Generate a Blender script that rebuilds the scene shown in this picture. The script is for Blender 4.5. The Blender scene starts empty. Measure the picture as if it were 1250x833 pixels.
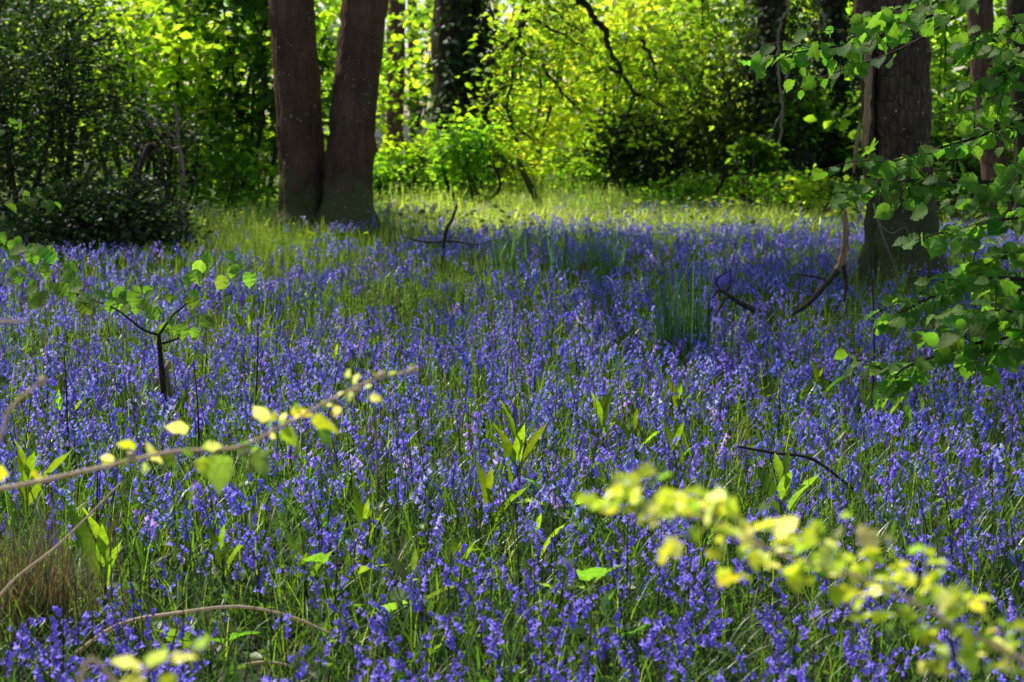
import bpy, math
import numpy as np
from mathutils import Vector

rng = np.random.default_rng(11)
PI = math.pi
scene = bpy.context.scene
COL = scene.collection

# ------------------------------------------------------------------ camera maths
LENS, CAMH = 60.0, 1.45
FPX = 1250 * LENS / 36.0
PITCH = math.atan((416.5 - 130) / FPX)
CP, SP = math.cos(PITCH), math.sin(PITCH)

def P(px, py, d):
    """world point that stands at depth d (metres north of the viewer) in direction px, py"""
    u, v = (px - 625) / FPX, (416.5 - py) / FPX
    t = d / (CP + v * SP)
    return np.array([t * u, d, CAMH + t * (-SP + v * CP)])

def G(px, py):
    u, v = (px - 625) / FPX, (416.5 - py) / FPX
    t = -CAMH / (-SP + v * CP)
    return np.array([t * u, t * (CP + v * SP), 0.0])

def GT(px, py, z=.2):
    """foot of a plant whose visible base (at flower-top height z) shows at px, py"""
    a = G(px, py); k = 1 - .8 * z / CAMH
    return np.array([a[0] * k, a[1] * k, 0.0])

def project(p):
    p = np.asarray(p, float).reshape(-1, 3)
    y, z = p[:, 1], p[:, 2] - CAMH
    depth = y * CP - z * SP
    return 625 + FPX * p[:, 0] / depth, 416.5 - FPX * (y * SP + z * CP) / depth

SUN = np.array([-0.64, 0.77, 0.0]); SUN /= np.linalg.norm(SUN)
EL = math.radians(52)
SUN = np.array([SUN[0] * math.cos(EL), SUN[1] * math.cos(EL), math.sin(EL)])

# ------------------------------------------------------------------ noise
_grid = np.random.default_rng(5).random((257, 257))
def vnoise(x, y, s=1.0, o=0.0):
    x = np.asarray(x) * s + 91.3 + o; y = np.asarray(y) * s + 47.9 + o * 1.7
    xi = np.floor(x).astype(int); yi = np.floor(y).astype(int)
    fx = x - xi; fy = y - yi
    fx = fx * fx * (3 - 2 * fx); fy = fy * fy * (3 - 2 * fy)
    g = lambda a, b: _grid[a % 257, b % 257]
    return (g(xi, yi) * (1 - fx) + g(xi + 1, yi) * fx) * (1 - fy) + (g(xi, yi + 1) * (1 - fx) + g(xi + 1, yi + 1) * fx) * fy

def gz(x, y):
    return 0.06 * (vnoise(x, y, 0.35) - 0.5) + 0.03 * (vnoise(x, y, 1.1, 3) - 0.5)

# ------------------------------------------------------------------ mesh builder
class MB:
    def __init__(self): self.v = []; self.f = []; self.c = []; self.n = 0
    def add(self, v, f, col, mat=0):
        v = np.asarray(v, np.float32).reshape(-1, 3)
        col = np.asarray(col, np.float32)
        if col.ndim == 1: col = np.tile(col, (len(v), 1))
        for ff in (f if isinstance(f, list) else [f]):
            ff = np.asarray(ff, np.int32)
            if len(ff): self.f.append((ff + self.n, mat))
        self.v.append(v); self.c.append(col[:, :3]); self.n += len(v)
    def data(self, origin=(0, 0, 0)):
        v = np.concatenate(self.v) - np.asarray(origin, np.float32)
        return v, self.f, np.concatenate(self.c)
    def mesh(self, name, mats, origin=(0, 0, 0), smooth=True):
        v, fl, c = self.data(origin)
        me = bpy.data.meshes.new(name)
        me.vertices.add(len(v)); me.vertices.foreach_set('co', v.ravel())
        loops = np.concatenate([f.ravel() for f, m in fl])
        tot = np.concatenate([np.full(len(f), f.shape[1], np.int32) for f, m in fl])
        mi = np.concatenate([np.full(len(f), m, np.int32) for f, m in fl])
        start = np.concatenate([[0], np.cumsum(tot)[:-1]]).astype(np.int32)
        me.loops.add(len(loops)); me.loops.foreach_set('vertex_index', loops.astype(np.int32))
        me.polygons.add(len(tot)); me.polygons.foreach_set('loop_start', start)
        try: me.polygons.foreach_set('loop_total', tot)
        except Exception: pass
        me.polygons.foreach_set('material_index', mi)
        me.polygons.foreach_set('use_smooth', np.full(len(tot), smooth))
        a = me.attributes.new('Col', 'FLOAT_COLOR', 'POINT')
        a.data.foreach_set('color', np.concatenate([c, np.ones((len(c), 1), np.float32)], 1).astype(np.float32).ravel())
        for m in mats: me.materials.append(m)
        me.update(calc_edges=True)
        return me
    def build(self, name, mats, parent=None, loc=None, smooth=True):
        if not isinstance(mats, (list, tuple)): mats = [mats]
        o_w = np.zeros(3)
        if parent is not None:
            p = parent
            while p is not None: o_w = o_w + np.array(p.location); p = p.parent
        elif loc is not None: o_w = np.asarray(loc, float)
        o = bpy.data.objects.new(name, self.mesh(name, mats, o_w, smooth))
        if parent is not None: o.parent = parent
        elif loc is not None: o.location = loc
        COL.objects.link(o)
        return o

def tag(o, label=None, cat=None, group=None, kind=None):
    if label: o['label'] = label
    if cat: o['category'] = cat
    if group: o['group'] = group
    if kind: o['kind'] = kind
    return o

def thing(name, label, cat, loc, group=None):
    o = bpy.data.objects.new(name, None); o.empty_display_size = 0.1
    o.location = [float(a) for a in loc]; COL.objects.link(o)
    return tag(o, label, cat, group)

# ------------------------------------------------------------------ shape helpers
def nrm(a): return a / np.maximum(np.linalg.norm(a, axis=-1, keepdims=True), 1e-9)

def frames(d, n):
    d = nrm(d); x = nrm(np.cross(d, n)); z = np.cross(x, d)
    return np.stack([x, d, z], -1)

def place(mb, tmpl, pos, R, scale, col, mat=0, vary=0.0):
    """many copies of a leaf template in one go; col (N,3) times the template's own tint"""
    tv, tf, tc = tmpl
    N, n = len(pos), len(tv)
    if N == 0: return
    scale = np.broadcast_to(np.asarray(scale, float), (N,))
    v = pos[:, None, :] + np.einsum('nij,vj->nvi', R, tv) * scale[:, None, None]
    c = col[:, None, :] * tc[None, :, :] if tc is not None else np.repeat(col[:, None, :], n, 1)
    off = (np.arange(N) * n)[:, None, None]
    fl = [(np.asarray(f)[None] + off).reshape(-1, len(f[0])) for f in tf]
    mb.add(v.reshape(-1, 3), fl, c.reshape(-1, 3), mat)

def smooth_path(pts, n=8):
    pts = np.asarray(pts, float)
    if len(pts) < 3:
        t = np.linspace(0, 1, n)[:, None]; return pts[0] * (1 - t) + pts[-1] * t
    q = np.vstack([2 * pts[0] - pts[1], pts, 2 * pts[-1] - pts[-2]])
    out = []
    for i in range(1, len(q) - 2):
        p0, p1, p2, p3 = q[i - 1:i + 3]
        for t in np.linspace(0, 1, n, endpoint=False):
            out.append(0.5 * (2 * p1 + (p2 - p0) * t + (2 * p0 - 5 * p1 + 4 * p2 - p3) * t * t + (3 * p1 - p0 - 3 * p2 + p3) * t ** 3))
    out.append(pts[-1])
    return np.array(out)

def tube(mb, pts, r, sides=6, col=(0.05, 0.04, 0.03), mat=0, rough=0.0, seed=0, cap=True, ridges=0):
    pts = np.asarray(pts, float); K = len(pts)
    r = np.interp(np.linspace(0, 1, K), np.linspace(0, 1, len(np.atleast_1d(r))), np.atleast_1d(r))
    t = nrm(np.gradient(pts, axis=0))
    ref = np.array([0.0, 0, 1]) if abs(t[0, 2]) < 0.8 else np.array([0, 1.0, 0])
    u = nrm(np.cross(t[0], ref)); us = []
    for k in range(K):
        u = nrm(u - t[k] * np.dot(u, t[k])); us.append(u)
    us = np.array(us); ws = np.cross(t, us)
    a = np.linspace(0, 2 * PI, sides, endpoint=False)
    rr = np.repeat(r[:, None], sides, 1)
    if rough:
        rg = np.random.default_rng(seed)
        nz = rg.normal(0, 1, (K, sides)); nz = (nz + np.roll(nz, 1, 1) + np.roll(nz, 1, 0)) / 1.7
        rr = rr * (1 + rough * nz)
        if ridges:
            ph = np.cumsum(rg.normal(0, 0.08, K))[:, None]
            rr = rr * (1 + rough * 0.8 * np.sin(a[None] * ridges + ph * 3) + rough * 1.1 * np.sin(a[None] * 3 + ph + seed))
    v = pts[:, None] + us[:, None] * (np.cos(a)[None, :, None] * rr[..., None]) + ws[:, None] * (np.sin(a)[None, :, None] * rr[..., None])
    i = np.arange(K - 1)[:, None] * sides; j = np.arange(sides)[None]
    f = np.stack([i + j, i + (j + 1) % sides, i + sides + (j + 1) % sides, i + sides + j], -1).reshape(-1, 4)
    fl = [f]
    v = v.reshape(-1, 3)
    if cap:
        v = np.vstack([v, pts[0], pts[-1]])
        jj = np.arange(sides)
        fl.append(np.concatenate([np.stack([np.full(sides, K * sides), (jj + 1) % sides, jj], -1),
                                  np.stack([np.full(sides, K * sides + 1), (K - 1) * sides + jj, (K - 1) * sides + (jj + 1) % sides], -1)]))
    c = np.asarray(col, float)
    mb.add(v, fl, c, mat)

def tubes(mb, starts, mids, ends, r0, r1, sides=3, col=(0.05, 0.04, 0.03), mat=0, seg=4):
    """many thin curved twigs"""
    N = len(starts)
    if N == 0: return
    s = np.linspace(0, 1, seg)[None, :, None]
    p = starts[:, None] * (1 - s) ** 2 + 2 * mids[:, None] * s * (1 - s) + ends[:, None] * s * s
    t = nrm(np.gradient(p, axis=1))
    ref = np.where(np.abs(t[..., 2:3]) > 0.8, np.array([1.0, 0, 0]), np.array([0, 0, 1.0]))
    u = nrm(np.cross(t, ref)); w = np.cross(t, u)
    a = np.linspace(0, 2 * PI, sides, endpoint=False)
    r0 = np.broadcast_to(np.asarray(r0, float), (N,)); r1 = np.broadcast_to(np.asarray(r1, float), (N,))
    r = r0[:, None] * (1 - s[..., 0]) + r1[:, None] * s[..., 0]
    v = p[:, :, None] + (u[:, :, None] * np.cos(a)[None, None, :, None] + w[:, :, None] * np.sin(a)[None, None, :, None]) * r[..., None, None]
    base = (np.arange(N) * seg * sides)[:, None, None]
    i = (np.arange(seg - 1) * sides)[None, :, None]; j = np.arange(sides)[None, None]
    f = np.stack([base + i + j, base + i + (j + 1) % sides, base + i + sides + (j + 1) % sides, base + i + sides + j], -1).reshape(-1, 4)
    col = np.asarray(col, float)
    if col.ndim == 2: col = np.repeat(col, seg * sides, 0)
    mb.add(v.reshape(-1, 3), [f], col, mat)

def blades(mb, base, L, W, az, th0, th1, col, seg=5, mat=0, tip=0.0, keel=0.0):
    """strap leaves / grass: angle from the vertical runs th0 -> th0+th1 along the blade"""
    N = len(base)
    if N == 0: return
    bc = lambda a: np.broadcast_to(np.asarray(a, float), (N,))
    L, W, az, th0, th1 = map(bc, (L, W, az, th0, th1))
    s = np.linspace(0, 1, seg + 1)
    th = th0[:, None] + th1[:, None] * s[None] ** 1.4
    ds = L[:, None] / seg
    hx = np.concatenate([np.zeros((N, 1)), np.cumsum(np.sin(0.5 * (th[:, 1:] + th[:, :-1])) * ds, 1)], 1)
    hz = np.concatenate([np.zeros((N, 1)), np.cumsum(np.cos(0.5 * (th[:, 1:] + th[:, :-1])) * ds, 1)], 1)
    d = np.stack([np.cos(az), np.sin(az), np.zeros(N)], -1); side = np.stack([-np.sin(az), np.cos(az), np.zeros(N)], -1)
    p = base[:, None] + d[:, None] * hx[..., None] + np.array([0, 0, 1.0]) * hz[..., None]
    wp = np.clip(1.0 - s ** 2.2, tip, 1) * (0.55 + 0.45 * np.minimum(1, s * 3))
    w = W[:, None] * wp[None] * 0.5
    if keel:
        nrmv = np.stack([-np.cos(th), np.sin(th)], -1)
        up = d[:, None] * nrmv[..., :1] + np.array([0, 0, 1.0]) * nrmv[..., 1:]
        v = np.stack([p - side[:, None] * w[..., None], p - up * (w * keel)[..., None], p + side[:, None] * w[..., None]], 2)
        k = 3
    else:
        v = np.stack([p - side[:, None] * w[..., None], p + side[:, None] * w[..., None]], 2); k = 2
    b0 = (np.arange(N) * (seg + 1) * k)[:, None, None]; i = (np.arange(seg) * k)[None, :, None]; j = np.arange(k - 1)[None, None]
    f = np.stack([b0 + i + j, b0 + i + j + 1, b0 + i + k + j + 1, b0 + i + k + j], -1).reshape(-1, 4)
    c = np.repeat(col, (seg + 1) * k, 0) if np.ndim(col) == 2 else col
    mb.add(v.reshape(-1, 3), [f], c, mat)

def leaf_template(profile, fold=0.12, droop=0.12, serr=0.0, wave=0.0, bend=1.0):
    ys = np.array([p[0] for p in profile]); hw = np.array([p[1] for p in profile])
    v = []; idx = []
    for k, (y, h) in enumerate(zip(ys, hw)):
        z = -droop * y ** 2 * bend
        if h <= 0: idx.append((len(v),)); v.append((0, y, z))
        else:
            s = 1 + serr * (1 if k % 2 else -1)
            wz = wave * math.sin(k * 2.3)
            idx.append((len(v), len(v) + 1, len(v) + 2))
            v += [(-h * s, y - 0.02 * s, z + fold * h * 2 + wz * h), (0, y, z), (h * s, y - 0.02 * s, z + fold * h * 2 - wz * h)]
    t, q = [], []
    for a, b in zip(idx[:-1], idx[1:]):
        if len(a) == 1: t += [(a[0], b[1], b[0]), (a[0], b[2], b[1])]
        elif len(b) == 1: t += [(a[0], a[1], b[0]), (a[1], a[2], b[0])]
        else: q += [(a[0], a[1], b[1], b[0]), (a[1], a[2], b[2], b[1])]
    c = np.ones((len(v), 3))
    for r in idx:
        if len(r) == 3: c[r[1]] = (1.12, 1.1, 1.05)
    return np.array(v, float), [x for x in (t, q) if x], c

LEAF_LOW = (np.array([(0, 0, 0), (-.34, .4, .07), (.34, .4, .07), (-.24, .72, .02), (.24, .72, .02), (0, 1, -.1)], float),
            [[(0, 2, 1), (3, 4, 5)], [(1, 2, 4, 3)]], None)
LEAF_OVAL = leaf_template([(0, 0), (.12, .2), (.35, .33), (.62, .27), (.85, .12), (1, 0)], droop=0.15)
LEAF_HAZEL = leaf_template([(0, 0), (.0, .12), (.03, .22), (.09, .32), (.18, .40), (.28, .445), (.38, .465), (.48, .47), (.58, .455), (.67, .415), (.75, .35), (.82, .25), (.88, .15), (.94, .07), (1.04, 0)], fold=0.14, droop=0.28, serr=0.045, wave=0.14)
LEAF_DOCK = leaf_template([(0, .012), (.12, .03), (.22, .085), (.4, .12), (.6, .115), (.78, .08), (.92, .035), (1, 0)], fold=0.22, droop=0.22, wave=0.3)
LEAF_HAW = leaf_template([(0, 0), (.15, .1), (.3, .34), (.42, .22), (.58, .42), (.7, .26), (.88, .22), (1, 0)], fold=0.18, droop=0.1, wave=0.2)
LEAF_BROAD = leaf_template([(0, 0), (.06, .24), (.25, .36), (.5, .36), (.75, .24), (.9, .1), (1, 0)], fold=0.15, droop=0.3, wave=0.25)

def lobed_leaf():
    out = []
    for ang, r in [(-168, .35), (-140, .62), (-118, .5), (-95, .75), (-72, .5), (-52, .95), (-38, .78), (-25, .55), (-14, .85), (0, 1.1), (14, .85), (25, .55), (38, .78), (52, .95), (72, .5), (95, .75), (118, .5), (140, .62), (168, .35)]:
        a = math.radians(ang); out.append((r * math.sin(a) * .62, .38 + r * math.cos(a) * .6, 0.05 * abs(math.sin(a)) * r - 0.12 * r * r * (math.cos(a) > 0)))
    v = [(0, .38, 0)] + out + [(0, .2, 0)]
    n = len(out)
    t = [(0, i + 1, i) for i in range(1, n)] + [(0, n + 1, n), (0, 1, n + 1)]
    return np.array(v, float), [t], np.ones((len(v), 3))
LEAF_LOBED = lobed_leaf()

def rand_dirs(n, flat=0.5, r=None):
    r = r or rng
    d = r.normal(0, 1, (n, 3)); d[:, 2] *= flat; return nrm(d)

def leaf_frames(n, tilt=0.55, droop=0.25, r=None, out=None):
    r = r or rng
    a = r.uniform(0, 2 * PI, n)
    d = np.stack([np.cos(a), np.sin(a), r.normal(-droop, 0.35, n)], -1)
    if out is not None: d = nrm(d) + out
    up = np.array([-.25, .42, 1.0]) + r.normal(0, tilt, (n, 3))   # blades turn to the light
    return frames(d, up)

def cvary(n, base, amt=0.25, hue=0.12, r=None):
    r = r or rng
    b = np.tile(np.asarray(base, float), (n, 1)) * (1 + amt * r.normal(0, 1, (n, 1))).clip(0.35, 2)
    b[:, 0] *= (1 + hue * r.normal(0, 1, n)).clip(0.5, 1.8)
    return b.clip(0.002, 0.95)

# ------------------------------------------------------------------ materials
def newmat(name):
    m = bpy.data.materials.new(name); m.use_nodes = True
    nt = m.node_tree; nt.nodes.clear()
    return m, nt, nt.nodes.new, nt.links.new

def leaf_mat(name, tint=(2.6, 3.0, 0.9), trans=0.45, rough=0.5, spec=0.4, mottled=0.25, nscale=40, const=None):
    m, nt, N, L = newmat(name)
    out = N('ShaderNodeOutputMaterial'); a = N('ShaderNodeAttribute'); a.attribute_name = 'Col'
    if const: a = N('ShaderNodeRGB'); a.outputs[0].default_value = (*const, 1)
    tc = N('ShaderNodeTexCoord'); nz = N('ShaderNodeTexNoise'); nz.inputs['Scale'].default_value = nscale; nz.inputs['Detail'].default_value = 3
    L(tc.outputs['Object'], nz.inputs['Vector'])
    mr = N('ShaderNodeMapRange'); mr.inputs[1].default_value = 0.3; mr.inputs[2].default_value = 0.7
    mr.inputs[3].default_value = 1 - mottled; mr.inputs[4].default_value = 1 + mottled
    L(nz.outputs[0], mr.inputs[0])
    mul = N('ShaderNodeVectorMath'); mul.operation = 'SCALE'; L(a.outputs['Color'], mul.inputs[0]); L(mr.outputs[0], mul.inputs['Scale'])
    p = N('ShaderNodeBsdfPrincipled'); p.inputs['Roughness'].default_value = rough; p.inputs['Specular IOR Level'].default_value = spec
    L(mul.outputs[0], p.inputs['Base Color'])
    t2 = N('ShaderNodeVectorMath'); t2.operation = 'MULTIPLY'; t2.inputs[1].default_value = tint; L(mul.outputs[0], t2.inputs[0])
    tr = N('ShaderNodeBsdfTranslucent'); L(t2.outputs[0], tr.inputs['Color'])
    mx = N('ShaderNodeMixShader'); mx.inputs[0].default_value = trans
    L(p.outputs[0], mx.inputs[1]); L(tr.outputs[0], mx.inputs[2]); L(mx.outputs[0], out.inputs['Surface'])
    return m

def bark_mat(name, c1, c2, scale=9, stretch=0.18, bump=0.6, moss=None, moss_h=0.8, specks=0.0, rough=0.9, crack=0.6):
    m, nt, N, L = newmat(name)
    out = N('ShaderNodeOutputMaterial'); tc = N('ShaderNodeTexCoord')
    mp = N('ShaderNodeMapping'); mp.inputs['Scale'].default_value = (1, 1, stretch); L(tc.outputs['Object'], mp.inputs['Vector'])
    nz = N('ShaderNodeTexNoise'); nz.inputs['Scale'].default_value = scale; nz.inputs['Detail'].default_value = 8; nz.inputs['Roughness'].default_value = 0.65
    L(mp.outputs[0], nz.inputs['Vector'])
    vo = N('ShaderNodeTexVoronoi'); vo.feature = 'DISTANCE_TO_EDGE'; vo.inputs['Scale'].default_value = scale * 2.2; L(mp.outputs[0], vo.inputs['Vector'])
    n2 = N('ShaderNodeTexNoise'); n2.inputs['Scale'].default_value = 2.3; n2.inputs['Detail'].default_value = 5; L(tc.outputs['Object'], n2.inputs['Vector'])
    cr = N('ShaderNodeValToRGB'); cr.color_ramp.elements[0].position = 0.38; cr.color_ramp.elements[1].position = 0.64
    cr.color_ramp.elements[0].color = (*c1, 1); cr.color_ramp.elements[1].color = (*c2, 1)
    mixn = N('ShaderNodeMath'); mixn.operation = 'MULTIPLY_ADD'; mixn.inputs[1].default_value = 0.5
    L(n2.outputs[0], mixn.inputs[0])
    half = N('ShaderNodeMath'); half.operation = 'MULTIPLY'; half.inputs[1].default_value = 0.5; L(nz.outputs[0], half.inputs[0]); L(half.outputs[0], mixn.inputs[2])
    L(mixn.outputs[0], cr.inputs[0])
    col = cr.outputs[0]
    def mixc(fac, a, b):
        x = N('ShaderNodeMix'); x.data_type = 'RGBA'; L(fac, x.inputs[0]); L(a, x.inputs[6])
        if isinstance(b, tuple): x.inputs[7].default_value = (*b, 1)
        else: L(b, x.inputs[7])
        return x.outputs[2]
    # dark cracks
    cm = N('ShaderNodeMapRange'); cm.inputs[1].default_value = 0.0; cm.inputs[2].default_value = 0.12; cm.inputs[3].default_value = crack; cm.inputs[4].default_value = 0.0
    L(vo.outputs[0], cm.inputs[0]); col = mixc(cm.outputs[0], col, tuple(x * 0.35 for x in c1))
    if moss is not None:
        sx = N('ShaderNodeSeparateXYZ'); L(tc.outputs['Object'], sx.inputs[0])
        zr = N('ShaderNodeMapRange'); zr.inputs[1].default_value = 0; zr.inputs[2].default_value = moss_h; zr.inputs[3].default_value = 0.55; zr.inputs[4].default_value = 0.0; L(sx.outputs[2], zr.inputs[0])
        ad = N('ShaderNodeMath'); ad.operation = 'ADD'; L(zr.outputs[0], ad.inputs[0])
        n3 = N('ShaderNodeTexNoise'); n3.inputs['Scale'].default_value = 4; n3.inputs['Detail'].default_value = 6; L(tc.outputs['Object'], n3.inputs['Vector'])
        L(n3.outputs[0], ad.inputs[1])
        mr = N('ShaderNodeMapRange'); mr.inputs[1].default_value = 0.58; mr.inputs[2].default_value = 0.85; L(ad.outputs[0], mr.inputs[0])
        col = mixc(mr.outputs[0], col, moss)
    if specks:
        v2 = N('ShaderNodeTexVoronoi'); v2.inputs['Scale'].default_value = 15; v2.inputs['Randomness'].default_value = 1; L(tc.outputs['Object'], v2.inputs['Vector'])
        n4 = N('ShaderNodeTexNoise'); n4.inputs['Scale'].default_value = 1.6; L(tc.outputs['Object'], n4.inputs['Vector'])
        th = N('ShaderNodeMapRange'); th.inputs[1].default_value = 0.45; th.inputs[2].default_value = 0.65; th.inputs[3].default_value = 0.06; th.inputs[4].default_value = specks; L(n4.outputs[0], th.inputs[0])
        lt = N('ShaderNodeMath'); lt.operation = 'LESS_THAN'; L(v2.outputs['Distance'], lt.inputs[0]); L(th.outputs[0], lt.inputs[1])
        col = mixc(lt.outputs[0], col, (0.40, 0.38, 0.30))
    p = N('ShaderNodeBsdfPrincipled'); p.inputs['Roughness'].default_value = rough; p.inputs['Specular IOR Level'].default_value = 0.2
    L(col, p.inputs['Base Color'])
    hs = N('ShaderNodeMath'); hs.operation = 'ADD'; L(nz.outputs[0], hs.inputs[0]); L(vo.outputs[0], hs.inputs[1])
    b = N('ShaderNodeBump'); b.inputs['Strength'].default_value = bump; b.inputs['Distance'].default_value = 0.03; L(hs.outputs[0], b.inputs['Height'])
    L(b.outputs[0], p.inputs['Normal']); L(p.outputs[0], out.inputs['Surface'])
    return m

def ground_mat():
    m, nt, N, L = newmat('woodland_floor')
    out = N('ShaderNodeOutputMaterial'); tc = N('ShaderNodeTexCoord')
    n1 = N('ShaderNodeTexNoise'); n1.inputs['Scale'].default_value = 1.2; n1.inputs['Detail'].default_value = 6; L(tc.outputs['Object'], n1.inputs['Vector'])
    n2 = N('ShaderNodeTexNoise'); n2.inputs['Scale'].default_value = 45; n2.inputs['Detail'].default_value = 8; L(tc.outputs['Object'], n2.inputs['Vector'])
    cr = N('ShaderNodeValToRGB'); e = cr.color_ramp.elements
    e[0].position = 0.35; e[0].color = (0.012, 0.010, 0.006, 1); e[1].position = 0.7; e[1].color = (0.035, 0.045, 0.014, 1)
    x = e.new(0.52); x.color = (0.02, 0.028, 0.008, 1)
    ad = N('ShaderNodeMath'); ad.operation = 'MULTIPLY_ADD'; ad.inputs[1].default_value = 0.5
    h = N('ShaderNodeMath'); h.operation = 'MULTIPLY'; h.inputs[1].default_value = 0.5; L(n2.outputs[0], h.inputs[0])
    L(n1.outputs[0], ad.inputs[0]); L(h.outputs[0], ad.inputs[2]); L(ad.outputs[0], cr.inputs[0])
    p = N('ShaderNodeBsdfPrincipled'); p.inputs['Roughness'].default_value = 0.95; L(cr.outputs[0], p.inputs['Base Color'])
    b = N('ShaderNodeBump'); b.inputs['Strength'].default_value = 0.8; b.inputs['Distance'].default_value = 0.02; L(n2.outputs[0], b.inputs['Height']); L(b.outputs[0], p.inputs['Normal'])
    L(p.outputs[0], out.inputs['Surface'])
    return m

M = {}
M['ground'] = ground_mat()
M['leaf_bright'] = leaf_mat('spring_leaf', tint=(3.4, 4.2, 1.0), trans=0.68, rough=0.55)
M['leaf_mid'] = leaf_mat('hazel_leaf', tint=(2.6, 3.3, 0.9), trans=0.52, rough=0.6, spec=0.2)
M['leaf_dark'] = leaf_mat('holly_leaf', tint=(1.6, 2.0, 0.6), trans=0.35, rough=0.5, spec=0.25)
M['leaf_canopy'] = leaf_mat('canopy_leaf', tint=(2.5, 2.8, 0.6), trans=0.35, rough=0.6)
M['leaf_fore'] = leaf_mat('young_hawthorn_leaf', tint=(2.4, 2.3, 1.0), trans=0.6, rough=0.4, nscale=120)
M['green'] = leaf_mat('meadow_green', tint=(2.6, 2.8, 0.6), trans=0.45, rough=0.42, spec=0.45)
M['strap'] = leaf_mat('bluebell_leaf', tint=(2.4, 2.8, 0.6), trans=0.42, rough=0.36, spec=0.5)
M['dock'] = leaf_mat('dock_leaf', tint=(2.8, 2.9, 0.5), trans=0.6, rough=0.6, spec=.2, nscale=60)
M['petal'] = leaf_mat('bluebell_petal', tint=(1.5, 1.5, 1.35), trans=0.5, rough=0.42, spec=0.5, mottled=0.2, nscale=90)
M['dry'] = leaf_mat('dry_straw', tint=(1.3, 1.1, 0.8), trans=0.25, rough=0.7)
M['twig_young'] = leaf_mat('young_twig', tint=(.9, .85, .7), trans=.35, rough=.6, const=(.80, .64, .44), nscale=150)
M['twig'] = bark_mat('twig_bark', (0.035, 0.026, 0.018), (0.10, 0.075, 0.05), scale=30, bump=0.4)
M['twig_pale'] = bark_mat('pale_twig_bark', (0.26, 0.19, 0.12), (0.52, 0.41, 0.29), scale=40, bump=0.4)
M['bark_twin'] = bark_mat('twin_bark', (0.065, 0.033, 0.018), (0.20, 0.105, 0.058), scale=11, stretch=0.16, moss=(0.10, 0.105, 0.035), moss_h=0.9, specks=0.19, bump=0.9, crack=.3)
M['bark_right'] = bark_mat('rough_bark', (0.05, 0.031, 0.019), (0.19, 0.115, 0.066), scale=10, stretch=.3, crack=.75, moss=(0.075, 0.085, 0.025), moss_h=1.2, specks=0.16, bump=1.0)
M['bark_red'] = bark_mat('reddish_bark', (0.10, 0.055, 0.034), (0.30, 0.17, 0.10), scale=7, bump=0.8, specks=0.1)
M['bark_dark'] = bark_mat('dark_bark', (0.03, 0.022, 0.015), (0.10, 0.07, 0.045), scale=8, bump=0.8, moss=(0.03, 0.04, 0.01), moss_h=2.5)
M['bark_moss'] = bark_mat('mossy_bark', (0.05, 0.05, 0.015), (0.12, 0.12, 0.035), scale=14, bump=0.7, moss=(0.06, 0.08, 0.015), moss_h=2)
M['wood_peel_lit'] = bark_mat('peeling_wood_lit', (0.26, 0.15, 0.075), (0.60, 0.38, 0.20), scale=16, stretch=0.1, bump=0.6)  # orange brightened so the colour carries sunlight on the bark
M['wood_post'] = bark_mat('fence_wood', (0.20, 0.12, 0.06), (0.42, 0.27, 0.14), scale=14, stretch=0.1, bump=0.3)
M['deadwood'] = bark_mat('dead_wood', (0.03, 0.023, 0.018), (0.12, 0.09, 0.065), scale=20, bump=0.6)

# ------------------------------------------------------------------ ground
def build_ground():
    n = 180
    s = np.linspace(-1, 1, n); g = np.sign(s) * (np.abs(s) ** 2.6)
    X, Y = np.meshgrid(g * 260, g * 260 + 14, indexing='ij')
    Z = gz(X, Y) * (np.hypot(X, Y - 14) < 90)
    v = np.stack([X, Y, Z], -1).reshape(-1, 3)
    i = np.arange(n - 1)[:, None] * n; j = np.arange(n - 1)[None]
    f = np.stack([i + j, i + n + j, i + n + j + 1, i + j + 1], -1).reshape(-1, 4)
    mb = MB(); mb.add(v, [f], (0.03, 0.03, 0.02))
    tag(mb.build('ground', M['ground']), kind='structure')
build_ground()

# ------------------------------------------------------------------ canopy culling map: unseen crowns shaped to cast shade where wanted
def shade_wanted(x, y):
    """0 = open to the sun, 1 = under thick leaves (metres on the ground)"""
    n = vnoise(x, y, 0.55, 7) * 0.6 + vnoise(x, y, 1.5, 9) * 0.4
    k = 0.15 + 2.8 * (n - 0.5)
    px = 625 + FPX * x / np.maximum(y, 1.0)
    def g(cx, cy, rx, ry): return np.exp(-(((x - cx) / rx) ** 2 + ((y - cy) / ry) ** 2))
    k -= 1.3 * g(1.5, 23.5, 4.5, 3.2)          # bright strip in front of the far bushes
    k -= 0.9 * g(-2.4, 16.0, 1.8, 3.0)
    k -= 0.6 * g(-0.8, 11.3, 1.0, 1.2)         # the green patch by the twin trunks
    k -= 1.2 * g(-0.1, 4.4, 2.2, 1.7)          # front of the meadow
    k -= 2.0 * g(0.2, 0.6, 2.2, 1.9)           # by the viewer
    k -= 0.45 * g(-1.5, 6.8, 1.5, 1.6)
    k -= 0.45 * g(2.0, 17.5, 2.0, 2.0)
    k -= 0.45 * g(1.6, 14.5, 1.6, 1.6)
    k -= 0.3 * g(2.6, 10.8, 1.0, 1.0)
    k += 0.35 * g(-1.1, 17.0, .9, 2.0)
    k += 0.35 * g(2.8, 7.5, 1.4, 2.5)           # the dark right side
    k += 0.25 * g(3.0, 12.5, 1.8, 2.0)
    k += 0.3 * g(-6.0, 14.5, 2.5, 4.0)
    k = np.where(y > 24.5, k - 0.75 + .25 * ((x < -7) | (x > 5)), k)
    return np.clip(k, 0.0, 1.0)

def keep_canopy(p):
    t = p[:, 2] / SUN[2]
    x = p[:, 0] - SUN[0] * t; y = p[:, 1] - SUN[1] * t
    return rng.random(len(p)) < np.maximum(shade_wanted(x, y) ** 1.2, .05)

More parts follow.
